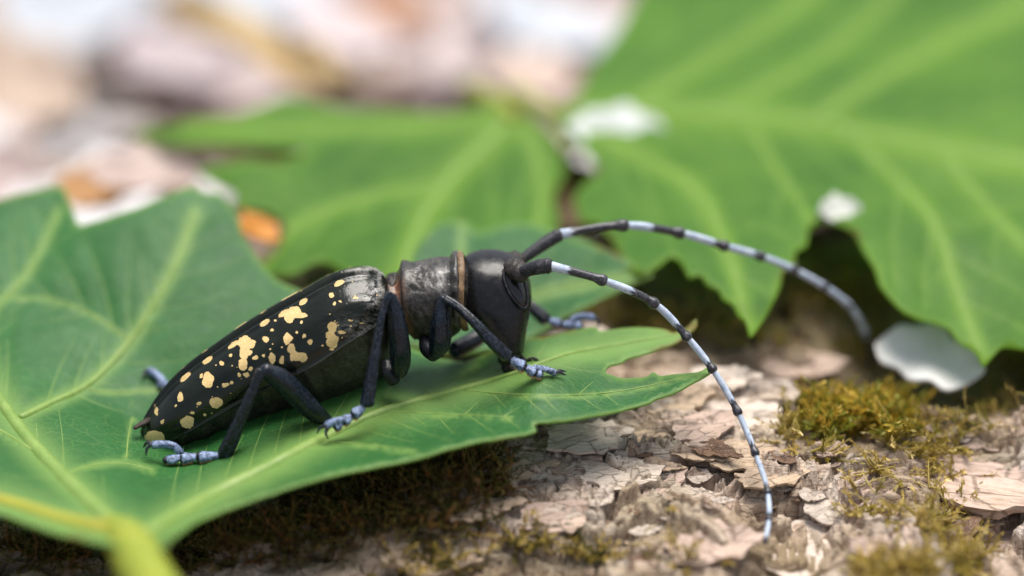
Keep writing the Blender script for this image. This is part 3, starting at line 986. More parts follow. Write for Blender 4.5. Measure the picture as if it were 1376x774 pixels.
for (cx, cy, rx, ry) in SPOTS:
    d = np.sqrt(((wx_ - cx) / rx) ** 2 + ((wy_ - cy) / ry) ** 2)
    mask = np.maximum(mask, np.clip(0.5 + (1 - d) * min(rx, ry) * 0.28, 0, 1))
rs_ = np.random.RandomState(4)
for k in range(26):
    s0, t0 = int(rs_.randint(8, NS - 25)), int(rs_.randint(14, int(NT * .9)))
    cx, cy = epx[s0, t0], epy[s0, t0]
    r0 = rs_.uniform(.7, 1.5)
    d = np.sqrt(((epx - cx) / r0) ** 2 + ((epy - cy) / (r0 * 0.8)) ** 2)
    mask = np.maximum(mask, np.clip(0.5 + (1 - d) * r0 * 0.4, 0, 0.9))
# row of dashes beside the seam
tg = np.linspace(0, 1, NT)[None]; sg = sv[:, None]
for s0 in (0.17, 0.30, .37, .44, .56, .66, .75):
    d = np.sqrt(((sg - s0) / (.014 + .010 * ((s0 * 37) % 1))) ** 2 + ((tg - .115 - .03 * ((s0 * 91) % 1)) / .034) ** 2)
    mask = np.maximum(mask, np.clip(0.5 + (1 - d) * .8, 0, 1))
ridge = np.exp(-((tg - 0.925) / 0.008) ** 2) * smooth(0.55, 0.2, sg) * 0.5
frost = np.exp(-(((epx - 505) / 11) ** 2 + ((epy - 392) / 22) ** 2)) + 0.6 * np.exp(-(((epx - 497) / 22) ** 2 + ((epy - 366) / 8) ** 2)) + 0.35 * np.exp(-(((epx - 480) / 28) ** 2 + ((epy - 440) / 14) ** 2))
frost = np.clip(frost * (fbm(epx * .2, epy * .35, 33, 3) * 3.2 - 1.05), 0, .9) * (1 - mask)
for side in (1, -1):
    me = grid_mesh('elytron', elytron(side), flip=(side == 1))
    float_attr(me, 'spot', np.clip(mask + ridge * 0, 0, 1))
    float_attr(me, 'frost', np.clip(frost + ridge * .6, 0, 1))
    o = link('elytron', me, MAT['elytron'], beetle)
    md = o.modifiers.new('shell', 'SOLIDIFY'); md.thickness = 0.02; md.offset = -1

# body: abdomen, hind thorax, neck and front thorax as one skin
rings = []   # centre(3), up, side, a, b_up, b_low
bl = [.30, .42, .52, .58, .62, .62, .58, .50, .42, .35, .28, .22, .17, .12, .05]
idx = np.linspace(0, NS - 1, 13).astype(int)
# stations of the table by arc length
d_ = np.r_[0, np.cumsum(np.linalg.norm(np.diff(EP[:, :3], axis=0), axis=1))]; d_ /= d_[-1]
for j in range(14, -1, -1):
    k = int(round(d_[j] * (NS - 1)))
    fa = 0.90 if j < 12 else 0.8
    rings.append((ely_C[k] - ely_U[k] * 0.03, ely_U[k], ely_R[k], ely_a[k] * fa, ely_b[k] * .78, bl[j]))
for (cx, cy, n2, a, bu, b2) in [((526), 412, (-.15, 1), .33, .26, .40), (536, 408, (-.12, 1), .30, .25, .34), (541, 403, (-.1, 1), .30, .27, .31), (544, 401, (-.1, 1), .335, .315, .30), (548, 401, (-.08, 1), .34, .325, .32),
                                (556, 403, (-.07, 1), .335, .33, .34), (566, 404, (-.06, 1), .345, .34, .36), (580, 404, (-.05, 1), .375, .35, .38), (594, 403, (-.05, 1), .375, .365, .37), (603, 401, (-.05, 1), .345, .365, .34),
                                (606, 400, (-.04, 1), .335, .355, .33), (610, 397, (-.04, 1), .345, .365, .33), (616, 394, (-.03, 1), .345, .36, .32), (621, 391, (-.03, 1), .30, .305, .28), (630, 392, (0, 1), .19, .19, .19), (650, 396, (0, 1), .15, .15, .15)]:
    U3, R3 = frame(n2)
    rings.append((P(cx, cy, 0.30), U3, R3, a, bu, b2))
rc = np.array([np.r_[c, u, s_, a, bu, b2] for (c, u, s_, a, bu, b2) in rings])
rb = spline(rc, 260)
th = np.linspace(0, 2 * math.pi, 96, endpoint=False)
V = np.zeros((len(rb) + 2, 96, 3))
for k in range(len(rb)):
    c, u, s_, a, bu, b2 = rb[k, :3], rb[k, 3:6], rb[k, 6:9], rb[k, 9], rb[k, 10], rb[k, 11]
    cu = np.cos(th); su = np.sin(th)
    hgt = np.where(cu > 0, bu, b2) * np.sign(cu) * np.abs(cu) ** 0.9
    V[k + 1] = c + s_ * (a * np.sign(su) * np.abs(su) ** 0.9)[:, None] + u * hgt[:, None]
V[0] = V[1].mean(0); V[-1] = V[-2].mean(0)
bx, by = to_px(V)
sf = (0.7 * fbm(bx * .06, by * .09, 71, 4) + .3 * fbm(bx * .3, by * .3, 72, 2))
# relief: wrinkles of the front thorax, abdominal rings
ctr = V.mean(1, keepdims=True)
dirv = V - ctr; dirv /= np.maximum(np.linalg.norm(dirv, axis=2, keepdims=True), 1e-6)
fr_ = smooth(542, 552, bx) * smooth(625, 610, bx)
V += dirv * (0.055 * (sf - .5) * fr_)[..., None]
abd = smooth(470, 420, bx)
V += dirv * (0.012 * np.sin((bx * .86 - by * .5) * 0.20) * abd)[..., None]
me = grid_mesh('body', V, wrap=True)
bglint = np.clip((np.exp(-(((bx - 592) / 9) ** 2 + ((by - 376) / 16) ** 2)) + .8 * np.exp(-(((bx - 573) / 5) ** 2 + ((by - 380) / 10) ** 2)) + 0.3 * np.exp(-(((bx - 547) / 4) ** 2 + ((by - 385) / 25) ** 2))) * (sf * 2.2 - .5), 0, .9)  # whitish patches paint highlights onto the front thorax
bglint = np.maximum(bglint, 0.09 * smooth(.45, .7, sf) * smooth(440, 480, bx))
float_attr(me, 'mask', bglint)
bcol = np.clip(np.exp(-((bx - 533 - np.clip(by - 410, 0, 60) * .35) / 9) ** 2) * smooth(365, 385, by), 0, 1)
float_attr(me, 'brown', bcol)
bmat = M('body_cuticle')
co = bmat.coord('Object')
nn = bmat.noise(co, 12.0, 5, .65); ff = bmat.noise(co, 44.0, 3); vv = bmat.voronoi(co, 28.0)
cc = bmat.mix(bmat.math('MULTIPLY', bmat.mr(nn, .35, .75), bmat.mr(ff, .4, .62, .10, .60)), (0.012, 0.011, 0.010), (0.10, 0.085, 0.065))
cc = bmat.mix(bmat.attr('brown'), cc, bmat.mix(bmat.mr(nn, .4, .6), (0.10, 0.035, 0.012), (0.22, 0.10, 0.035)))
cc = bmat.mix(bmat.math('MULTIPLY', bmat.attr('mask'), bmat.mr(ff, .35, .6, .3, 1.0)), cc, (0.50, 0.48, 0.46))
bmat.set(Base_Color=cc, Roughness=bmat.mr(nn, .3, .7, .30, .48), Normal=bmat.bump(bmat.math('ADD', bmat.mr(vv, 0, .5), bmat.math('MULTIPLY', nn, 1.2)), .25, .009))
link('body', me, bmat.mat, beetle)


def blob(name, c, ax, mat, parent, n=24, m=32, dent=0.0, seed=0):
    """ellipsoid-like lump: ax = three axis vectors with length"""
    ph = np.linspace(0.02, math.pi - .02, n); t = np.linspace(0, 2 * math.pi, m, endpoint=False)
    PH, TH = np.meshgrid(ph, t, indexing='ij')
    k = 1 + dent * (fbm(TH * 1.2 + seed, PH * 2, seed, 3) - .5)
    V = c + (np.sin(PH) * np.cos(TH) * k)[..., None] * ax[0] + (np.sin(PH) * np.sin(TH) * k)[..., None] * ax[1] + (np.cos(PH) * k)[..., None] * ax[2]
    return link(name, grid_mesh(name, V, wrap=True), mat, parent)


U0, R0 = frame((0, 1))
px2 = 1 / PXCM
# collar: the tan rim between front thorax and head
cth = np.linspace(0, 2 * math.pi, 90, endpoint=False)
prof = np.linspace(0, 2 * math.pi, 12, endpoint=False)
cc0 = P(621.5, 392, .30)
V = np.zeros((91, 12, 3))
for k in range(91):
    q = cth[k % 90]
    dr = U0 * math.cos(q) * (.344 if math.cos(q) > 0 else .322) + R0 * math.sin(q) * .335
    lean = RIGHT * (0.018 * math.cos(q) * -1 + .01 * math.sin(3 * q))
    wob = 1 + .018 * math.sin(5 * q + 1) + .012 * math.sin(13 * q)
    for j, pf in enumerate(prof):
        V[k, j] = cc0 + dr * wob * (1 + math.cos(pf) * .035) + lean + RIGHT * math.sin(pf) * .030
link('collar', grid_mesh('collar', V, wrap=True), MAT['collar'], beetle)
# second narrow dark rim and rear rim of the front thorax
for (cxx, rr, tk) in ((545, .316, .018),):
    V = np.zeros((91, 10, 3)); pf10 = np.linspace(0, 2 * math.pi, 10, endpoint=False)
    c1 = P(cxx, 399 if cxx > 600 else 402, .30)
    for k in range(91):
        q = cth[k % 90]
        dr = U0 * math.cos(q) * rr * (1.0 if math.cos(q) > 0 else .93) + R0 * math.sin(q) * (rr * 0.99)
        for j, pf in enumerate(pf10):
            V[k, j] = c1 + dr * (1 + math.cos(pf) * .05) + RIGHT * math.sin(pf) * tk - RIGHT * .02 * math.cos(q)
    link('thorax_rim', grid_mesh('thorax_rim', V, wrap=True), MAT['cuticle'], beetle)
blob('scutellum', P(528, 386, .24), (RIGHT * .085, R0 * .17, U0 * .12), MAT['mouth'], beetle, dent=.2)
sp = spline([(212, 558, .16), (200, 565, .16), (190, 570, .14), (181, 575, .12)], 14)
link('wing_tip', closed_tube('wing_tip', P(sp[:, 0], sp[:, 1], sp[:, 2]), np.linspace(9, 4, 14) * px2, 10, .6), simple_material('wing_tip_brown', (0.03, 0.02, 0.014), (0.07, 0.045, 0.03), 8, .45, .2, .01), beetle)

# head
HS = np.array([(341, 649, 662, .03), (342, 640, 674, .09), (346, 629, 687, .17), (353, 620, 698, .235), (365, 615, 707, .275), (380, 614, 713, .292), (400, 617, 715, .297), (418, 631, 713, .28), (438, 646, 709, .25),
               (456, 657, 706, .215), (470, 664, 704, .185), (482, 668, 702, .16), (492, 672, 700, .13), (499, 677, 697, .08), (502, 683, 692, .03)], float)
hsn = spline(HS, 110)
th = np.linspace(0, 2 * math.pi, 120, endpoint=False)
V = np.zeros((112, 120, 3))
WH = 0.30
for k in range(110):
    y, x0, x1, hz = hsn[k]
    c = P((x0 + x1) / 2, y, WH)
    cu, su = np.cos(th), np.sin(th)
    ex = 0.88
    V[k + 1] = c + RIGHT * (np.sign(cu) * np.abs(cu) ** ex * (x1 - x0) / 2 * px2)[:, None] + R0 * (np.sign(su) * np.abs(su) ** ex * hz)[:, None]
V[0] = V[1].mean(0); V[-1] = V[-2].mean(0)
hxp, hyp = to_px(V)
ctr = V.mean(1, keepdims=True); dirv = V - ctr; dirv /= np.maximum(np.linalg.norm(dirv, axis=2, keepdims=True), 1e-6)
near = (np.sin(th) > 0)[None]
groove = np.exp(-((hxp - (684 + (hyp - 360) * .28)) / 3.5) ** 2) * smooth(350, 362, hyp) * smooth(425, 405, hyp)
cheek = np.exp(-((hyp - 478) / 3) ** 2) * .016 + np.exp(-((hyp - 492) / 3) ** 2) * .018
nape = np.exp(-((hxp - 634) / 5) ** 2 - ((hyp - 356) / 6) ** 2) * .05
V += dirv * (- cheek + .005 * (fbm(hxp * .12, hyp * .12, 9, 4) - .5))[..., None]
hme = grid_mesh('head', V, wrap=True)
head = link('head', hme, MAT['head'], beetle)
hb = BVHTree.FromPolygons([tuple(v) for v in V.reshape(-1, 3)], grid_faces(112, 120, True).tolist())


def on_head(px, py):
    q = P(px, py, 0)
    hit = hb.ray_cast(Vector(CAM), Vector(q - CAM).normalized())
    return (np.array(hit[0]), np.array(hit[1])) if hit[0] is not None else (None, None)


# eyes: long glossy lenses on the sides of the head, mirrored to the far side
ax0 = P(667, 400, WH)
pc, nc_ = on_head(694, 386)
if nc_ @ TOC < 0: nc_ = -nc_
v1 = RIGHT * .30 - UPC * .95; v1 = v1 - nc_ * (v1 @ nc_); v1 /= np.linalg.norm(v1)
v2_ = np.cross(nc_, v1)
PH, TH = np.meshgrid(np.linspace(.03, math.pi - .03, 30), np.linspace(0, 2 * math.pi, 44, endpoint=False), indexing='ij')
tap = 1 - .22 * np.cos(TH)
EV = (pc - nc_ * .012) + (np.sin(PH) * np.cos(TH))[..., None] * v1 * .185 + (np.sin(PH) * np.sin(TH) * tap)[..., None] * v2_ * .085 + np.cos(PH)[..., None] * nc_ * .052
tq = np.linspace(0, 2 * math.pi, 60)
RV = (pc + nc_ * .004) + np.cos(tq)[:, None] * v1 * .196 + (np.sin(tq) * (1 - .22 * np.cos(tq)))[:, None] * v2_ * .094
for side in (1, -1):
    fl = (lambda q: q) if side == 1 else (lambda q: q - 2 * ((q - ax0) @ R0)[..., None] * R0)
    link('eye', grid_mesh('eye', fl(EV), wrap=True), MAT['eye'], head)
    link('eye_rim', grid_mesh('eye_rim', tube_verts(fl(RV), np.full(60, .011), 8), wrap=True), MAT['ant_dark'], head)

for (tx, ty, tw) in ((692, 361, .10), (690, 352, .44)):
    blob('antenna_tubercle', P(tx, ty, tw), (RIGHT * .105, R0 * .10, UPC * .085), MAT['mouth'], head, dent=.3, seed=5)

# mouthparts
for (w, s) in ((.16, 0), (.40, 1)):
    sp = spline([(690, 492, w), (697, 504, w - .02), (694, 514, w), (684, 517, w + .02)], 14)
    link('mandible', closed_tube('mandible', P(sp[:, 0] + s * 3, sp[:, 1] - s * 2, sp[:, 2]), np.linspace(9, 2, 14) * px2, 12, .7), MAT['mouth'], head)
blob('labrum', P(693, 493, .24), (RIGHT * .095, R0 * .15, UPC * .10), MAT['mouth'], head, dent=.25, seed=3)
for pts in ([(700, 478, .25), (708, 484, .2), (716, 481, .2), (724, 486, .2)], [(690, 502, .12), (694, 510, .1), (701, 511, .1)]):
    sp = spline(pts, 18)
    rad = (1.7 + .8 * np.abs(np.sin(np.linspace(0, 3 * math.pi, 18)))) * px2
    link('palp', closed_tube('palp', P(sp[:, 0], sp[:, 1], sp[:, 2]), rad, 8), MAT['mouth'], head)

# antennae
two = []


def antenna(label, socket, scape, joints, r0, r1, pale):
    root = bpy.data.objects.new('antenna', None)
    SC.collection.objects.link(root)
    root.location = [float(v) for v in P(*scape[0][:3])]
    root.parent = beetle; root.matrix_parent_inverse = beetle.matrix_basis.inverted()
    root['label'] = label
    bpy.context.view_layer.update()
    def sub(name, me, mat):
        o = link(name, me, mat)
        o.parent = root
        o.matrix_parent_inverse = root.matrix_world.inverted()
        return o
    c, rx = socket
    blob_o = blob('socket', P(*c), (RIGHT * rx, R0 * rx, UPC * rx), MAT['mouth'], None, 14, 18, .2)
    blob_o.parent = root; blob_o.matrix_parent_inverse = root.matrix_world.inverted()
    sp = spline([s[:4] for s in scape], 24)
    rad = sp[:, 3].copy(); rad[-3:] *= (1.06, 1.1, 1.0)
    sub('scape', closed_tube('scape', P(sp[:, 0], sp[:, 1], sp[:, 2]), rad * px2, 18), MAT['ant_dark'])
    joints = np.array(joints, float)
    dense = spline(joints, (len(joints) - 1) * 24 + 1)
    # nearest sample of each joint
    ji = [int(np.argmin(((dense[:, :3] - j) ** 2 * [1, 1, 2500]).sum(1))) for j in joints]
    nseg = len(joints) - 1
    for k in range(nseg):
        seg = dense[ji[k]:ji[k + 1] + 1]
        seg = spline(seg, 34)
        t = np.linspace(0, 1, 34)
        rr = r0 + (r1 - r0) * ((k + t) / nseg)
        prof_ = 0.78 + 0.10 * smooth(0, .3, t) + 0.46 * smooth(.80, .97, t) - .12 * smooth(.96, 1, t)
        if k == 0: prof_ = prof_ + .22 * smooth(.35, 0, t)
        me = closed_tube('antenna_segment', P(seg[:, 0], seg[:, 1], seg[:, 2]), rr * prof_ * px2, 14)
        me.materials.append(MAT['ant_band'])
        vi_ = np.arange(len(me.vertices)); rowf = (vi_ // 14) / (len(me.vertices) // 14)
        rag = 0.04 * np.sin((vi_ % 14) * 2.3 + k)
        pk = pale[min(k, len(pale) - 1)]
        float_attr(me, 'pale', smooth(pk + .10, pk - .10, rowf + rag) * smooth(-.02, .06, rowf))
        o = bpy.data.objects.new('antenna_segment', me)
        SC.collection.objects.link(o)
        o.parent = root; o.matrix_parent_inverse = root.matrix_world.inverted()
    return root


bpy.context.view_layer.update()
antenna('near antenna arching down over the leaf tip to the bark', ((699, 366, .02), .080), [(703, 365, .0, 8.5), (715, 361, -.08, 9.5), (728, 358, -.14, 10.5), (738, 357, -.16, 10)],
        [(738, 357, -.16), (811, 377, -.12), (882, 410, -.05), (925, 455, -.02), (958, 497, -.05), (992, 555, -.12), (1016, 612, -.25), (1032, 664, -.46), (1033, 700, -.70), (1028, 728, -.92)], 6.8, 3.4, [.36, .50, .58, .70, .66, .68, .70, .70, .75])
antenna('far antenna arching up and away behind the near one', ((692, 358, .50), .06), [(692, 356, .46, 7), (704, 347, .48, 7.5), (722, 334, .52, 8.5), (740, 322, .56, 9.5), (752, 315, .58, 8.5)],
        [(752, 315, .58), (842, 303, .66), (917, 314, .82), (975, 331, .98), (1024, 345, 1.12), (1068, 363, 1.3), (1109, 386, 1.5), (1142, 412, 1.75), (1163, 448, 2.05), (1170, 488, 2.4)], 7.2, 4.4, [.22, .45, .66, .70, .76, .78, .8, .85, .2])


# legs
def leg(label, femur, tibia, tarsus, clawseg, claw, troch=None, snap=False):
    if snap:
        fx = lambda q: (q[0], q[1], float(f1(q[0], q[1])) - .05, q[3])
        tarsus = [[fx(q) for q in s_] for s_ in tarsus]; clawseg = [fx(q) for q in clawseg]; claw = [[fx(q) for q in s_] for s_ in claw]
        tibia = tibia[:-1] + [fx(tibia[-1])]
    root = bpy.data.objects.new('leg', None)
    SC.collection.objects.link(root)
    root.location = [float(v) for v in P(*femur[0][:3])]
    root.parent = beetle; root.matrix_parent_inverse = beetle.matrix_basis.inverted()
    root['label'] = label
    bpy.context.view_layer.update()
    inv = root.matrix_world.inverted()
    def sub(name, pts, mat, n=26, ns=20, flat=None, prof_=None, keel=0.0, cap=1.0):
        sp = spline(pts, n)
        rad = sp[:, 3] * px2 * .94
        if prof_ is not None: rad = rad * prof_(np.linspace(0, 1, n))
        o = link(name, closed_tube(name, P(sp[:, 0], sp[:, 1], sp[:, 2]), rad, ns, flat, True, keel, cap), mat)
        o.parent = root; o.matrix_parent_inverse = inv
        return o
    sub('femur', femur, MAT['leg'], 40, 28, keel=.03)
    sub('tibia', tibia, MAT['leg'], 50, 28, keel=.10)
    if troch: sub('trochanter', troch, MAT['joint'], 14, 16)
    heart = lambda t: 0.62 + 0.44 * t ** .8 - .16 * smooth(.9, 1, t)
    for s in tarsus:
        sub('tarsus_segment', s, MAT['tarsus'], 14, 18, .8, heart, .05, .35)
        e0, e1 = np.array(s[0], float), np.array(s[-1], float)
        ring = [tuple(e1 + (e1 - e0) * .02), tuple(e1 + (e1 - e0) * .14)]
        ring = [(r_[0], r_[1], r_[2], s[-1][3] * .72) for r_ in ring]
        sub('tarsus_joint', ring, MAT['joint'], 6, 14)
        pd = [(s[0][0] * .6 + s[-1][0] * .4, s[0][1] * .6 + s[-1][1] * .4 + s[0][3] * .62, s[0][2] + .01, s[0][3] * .45), (s[-1][0], s[-1][1] + s[-1][3] * .62, s[-1][2] + .01, s[-1][3] * .42)]
        sub('foot_pad', pd, MAT['pad'], 8, 12)
    sub('claw_segment', clawseg, MAT['tarsus'], 18, 14)
    for c in claw:
        sub('claw', c, MAT['claw'], 14, 10)
    # spines along the tibia
    sp = spline(tibia, 30)
    pp = P(sp[:, 0], sp[:, 1], sp[:, 2])
    rs = np.random.RandomState(len(label))
    Vh, Fh = [], []
    for k in range(150):
        i = rs.randint(2, 29)
        ax = pp[i] - pp[i - 1]; ax /= np.linalg.norm(ax)
        rnd = rs.randn(3); rnd -= ax * (rnd @ ax); rnd /= np.linalg.norm(rnd)
        b0 = pp[i] + rnd * sp[i, 3] * px2 * .95 + ax * rs.uniform(-.02, .02)
        ln = rs.uniform(.018, .045)
        tip = b0 + rnd * ln * .55 + ax * ln
        sd = np.cross(rnd, ax) * .0022
        n0 = len(Vh)
        Vh += [b0 - sd, b0 + sd, b0 + rnd * .0022 + ax * .004, tip]
        Fh += [(n0, n0 + 1, n0 + 3), (n0 + 1, n0 + 2, n0 + 3), (n0 + 2, n0, n0 + 3)]
    o = link('bristles', mesh_np('bristles', np.array(Vh), Fh, False), MAT['ant_dark'])
    o.parent = root; o.matrix_parent_inverse = inv
    o['kind'] = 'stuff'


leg('bent hind leg nearest the viewer with its foot at the wing tips',
    [(440, 566, -.02, 9), (425, 556, -.12, 13), (400, 532, -.24, 15.5), (375, 508, -.36, 14.5), (355, 497, -.42, 10.5)],
    [(351, 499, -.43, 8), (345, 512, -.43, 7), (333, 540, -.41, 8), (318, 575, -.36, 9.5), (307, 600, -.32, 11), (301, 610, -.30, 10.5)],
    [[(294, 612, -.30, 9), (270, 614, -.27, 10)], [(265, 614, -.27, 8.5), (247, 616, -.25, 10)], [(243, 614, -.25, 8.5), (233, 617, -.25, 9.5), (224, 618, -.27, 7)]],
    [(243, 608, -.24, 5), (234, 600, -.24, 5.5), (220, 597, -.25, 5.5), (206, 598, -.26, 6)], [[(203, 597, -.27, 3), (198, 602, -.28, 2.4), (196, 612, -.29, 1)], [(203, 596, -.22, 3), (197, 595, -.20, 2.4), (193, 601, -.19, 1)]])
leg('middle leg nearest the viewer, femur upright beside the wing case shoulder',
    [(537, 500, .0, 11), (538, 485, -.10, 14.5), (536, 455, -.20, 14.5), (531, 420, -.26, 11), (526, 398, -.29, 7)],
    [(524, 395, -.31, 6), (517, 410, -.34, 5), (510, 440, -.38, 5.5), (503, 480, -.40, 7), (497, 520, -.40, 9), (493, 542, -.40, 10)],
    [[(489, 547, -.40, 8.5), (477, 556, -.40, 10)], [(473, 559, -.40, 8), (464, 565, -.40, 9.5)], [(460, 568, -.40, 8), (452, 573, -.40, 9)]],
    [(462, 564, -.42, 4.5), (450, 566, -.43, 5), (440, 571, -.43, 6)], [[(438, 572, -.44, 3), (430, 575, -.44, 2.2), (426, 582, -.44, .9)], [(440, 575, -.46, 3), (438, 583, -.47, 2), (441, 590, -.47, .9)]],
    [(530, 512, .05, 10), (522, 500, .04, 11), (520, 488, .08, 9)])
leg('front leg nearest the viewer crossing below the head',
    [(586, 474, .0, 11), (590, 464, -.06, 14.5), (592, 440, -.12, 15), (594, 415, -.15, 11), (596, 400, -.17, 7)],
    [(598, 402, -.19, 6.5), (612, 410, -.22, 6), (636, 432, -.28, 7), (662, 460, -.30, 8.5), (680, 478, -.29, 9)],
    [[(688, 484, -.27, 8.5), (702, 492, -.25, 10)], [(706, 494, -.24, 8.5), (717, 500, -.22, 9.5)], [(719, 501, -.21, 8), (726, 503, -.20, 8)]],
    [(718, 494, -.21, 4), (732, 496, -.18, 4.5), (744, 500, -.16, 5)], [[(744, 500, -.16, 3), (752, 500, -.15, 2.2), (760, 504, -.15, .9)], [(744, 502, -.12, 3), (752, 498, -.08, 2.2), (760, 499, -.06, .9)]],
    [(584, 478, .02, 10), (575, 468, .08, 12), (572, 456, .14, 10)])
leg('far front leg stretched out in front of the face',
    [(610, 470, .62, 12), (640, 455, .80, 13), (668, 425, .90, 11), (685, 400, .95, 8)],
    [(690, 395, .95, 8), (705, 405, .93, 8), (720, 418, .90, 9), (733, 429, .88, 10)],
    [[(738, 431, .88, 8), (752, 435, .88, 9)], [(756, 436, .88, 8), (768, 437, .88, 9)], [(771, 437, .88, 7.5), (780, 438, .88, 8)]],
    [(768, 430, .9, 4.5), (782, 425, .9, 5), (796, 427, .9, 6)], [[(798, 427, .9, 3), (804, 431, .9, 2.4), (803, 440, .9, 1)], [(798, 427, .95, 3), (803, 428, .98, 2.4), (806, 436, 1, 1)]])
leg('far middle leg hidden behind the body',
    [(520, 490, .6, 11), (505, 460, .85, 13), (490, 430, .98, 12), (478, 412, 1.02, 8)],
    [(476, 412, 1.03, 6), (468, 430, 1.12, 6), (455, 460, 1.25, 8), (446, 480, 1.3, 9)],
    [[(442, 484, 1.3, 8), (430, 488, 1.3, 9)], [(427, 489, 1.3, 8), (418, 492, 1.3, 9)]],
    [(420, 486, 1.3, 4.5), (408, 488, 1.3, 5)], [[(406, 488, 1.3, 3), (398, 494, 1.3, 1)]], snap=True)
leg('far hind leg whose bluish foot peeps out past the wing tips',
    [(400, 540, .5, 11), (360, 520, .66, 13), (320, 500, .78, 12), (300, 492, .80, 8)],
    [(298, 493, .80, 7), (280, 505, .72, 7), (255, 525, .6, 8), (240, 530, .5, 9)],
    [[(236, 529, .98, 8), (226, 522, .98, 9)], [(224, 520, .98, 8), (216, 514, .98, 8)]],
    [(220, 514, .98, 5.5), (210, 504, .98, 6), (201, 498, .98, 6)], [[(200, 498, .98, 3.5), (194, 500, .98, 2.4), (192, 506, .98, 1.2)]], snap=True)
#@@TAIL

# short flat hairs that dust the legs, head and body
hair_mats = {k: simple_material('hair_' + k, c, tuple(min(1, v * 1.5) for v in c), 3, .5, 0, .01, spec=.3) for k, c in
             {'grey': (.17, .17, .18), 'tan': (.15, .13, .10), 'blue': (.05, .065, .10), 'pale': (.42, .50, .68)}.items()}


def fuzz(objs, count, length, width, mat, parent, seed, lift=.25, keep=None):
    rs = np.random.RandomState(seed)
    Vh, n0 = [], 0
    areas = []
    data = []
    for o in objs:
        me = o.data
        co_ = np.zeros(len(me.vertices) * 3); me.vertices.foreach_get('co', co_); co_ = co_.reshape(-1, 3)
        npol = len(me.polygons)
        ct = np.zeros(npol * 3); me.polygons.foreach_get('center', ct); ct = ct.reshape(-1, 3)
        nr = np.zeros(npol * 3); me.polygons.foreach_get('normal', nr); nr = nr.reshape(-1, 3)
        ar = np.zeros(npol); me.polygons.foreach_get('area', ar)
        lv = np.array([(p.vertices[0], p.vertices[len(p.vertices) - 1], p.vertices[1]) for p in me.polygons])
        d = co_[lv[:, 1]] - co_[lv[:, 0]]
        mid = co_.mean(0)
        data.append((ct, nr, d, co_[lv[:, 2]] - co_[lv[:, 0]], mid)); areas.append(ar)
    ct = np.concatenate([d[0] for d in data]); nr = np.concatenate([d[1] for d in data])
    tg_ = np.concatenate([d[2] for d in data]); sd_ = np.concatenate([d[3] for d in data])
    ar = np.concatenate(areas)
    if keep is not None: ar = ar * keep(ct)
    pick = rs.choice(len(ct), count, p=ar / ar.sum())
    c = ct[pick] + tg_[pick] * rs.uniform(-.5, .5, (count, 1)) + sd_[pick] * rs.uniform(-.5, .5, (count, 1))
    n_ = nr[pick]
    t = tg_[pick]; t = t / np.maximum(np.linalg.norm(t, axis=1), 1e-9)[:, None]
    b_ = np.cross(n_, t)
    t = t + b_ * rs.randn(count, 1) * .25; t /= np.maximum(np.linalg.norm(t, axis=1), 1e-9)[:, None]
    b_ = np.cross(n_, t)
    L = rs.uniform(*length, (count, 1))
    sgn = 1.0
    p0 = c - b_ * width; p1 = c + b_ * width
    p2 = c + t * L * .55 + n_ * L * lift * .8 ; p3 = c + t * L + n_ * L * lift
    V = np.stack([p0, p1, p2 + b_ * width * .6, p3, p2 - b_ * width * .6], 1).reshape(-1, 3)
    i = np.arange(count)[:, None] * 5
    F = np.concatenate([i + np.array([[0, 1, 2, 4]])], 0).tolist() + (i + np.array([[4, 2, 3]])).tolist()
    o = link('hair', mesh_np('hair', V, F, False), mat)
    o.parent = parent
    bpy.context.view_layer.update()
    o.matrix_parent_inverse = parent.matrix_world.inverted()
    o['kind'] = 'stuff'


bpy.context.view_layer.update()
for ob in [o for o in beetle.children if o.name.startswith('leg')]:
    kids = list(ob.children)
    fuzz([k for k in kids if k.name.startswith(('femur', 'tibia'))], 700, (.02, .04), .0012, hair_mats['blue'], ob, 5, .12)
    fuzz([k for k in kids if k.name.startswith(('tarsus_segment', 'claw_segment'))], 220, (.02, .035), .0014, hair_mats['pale'], ob, 6, .22)
fuzz([o for o in beetle.children if o.name == 'body'], 3200, (.02, .045), .0014, hair_mats['tan'], beetle, 8, .2)
for ob in [o for o in beetle.children if o.name.startswith('antenna')]:
    fuzz([k for k in ob.children if k.name.startswith(('scape', 'antenna_segment'))], 900, (.015, .03), .0014, hair_mats['grey'], ob, 9, .2)

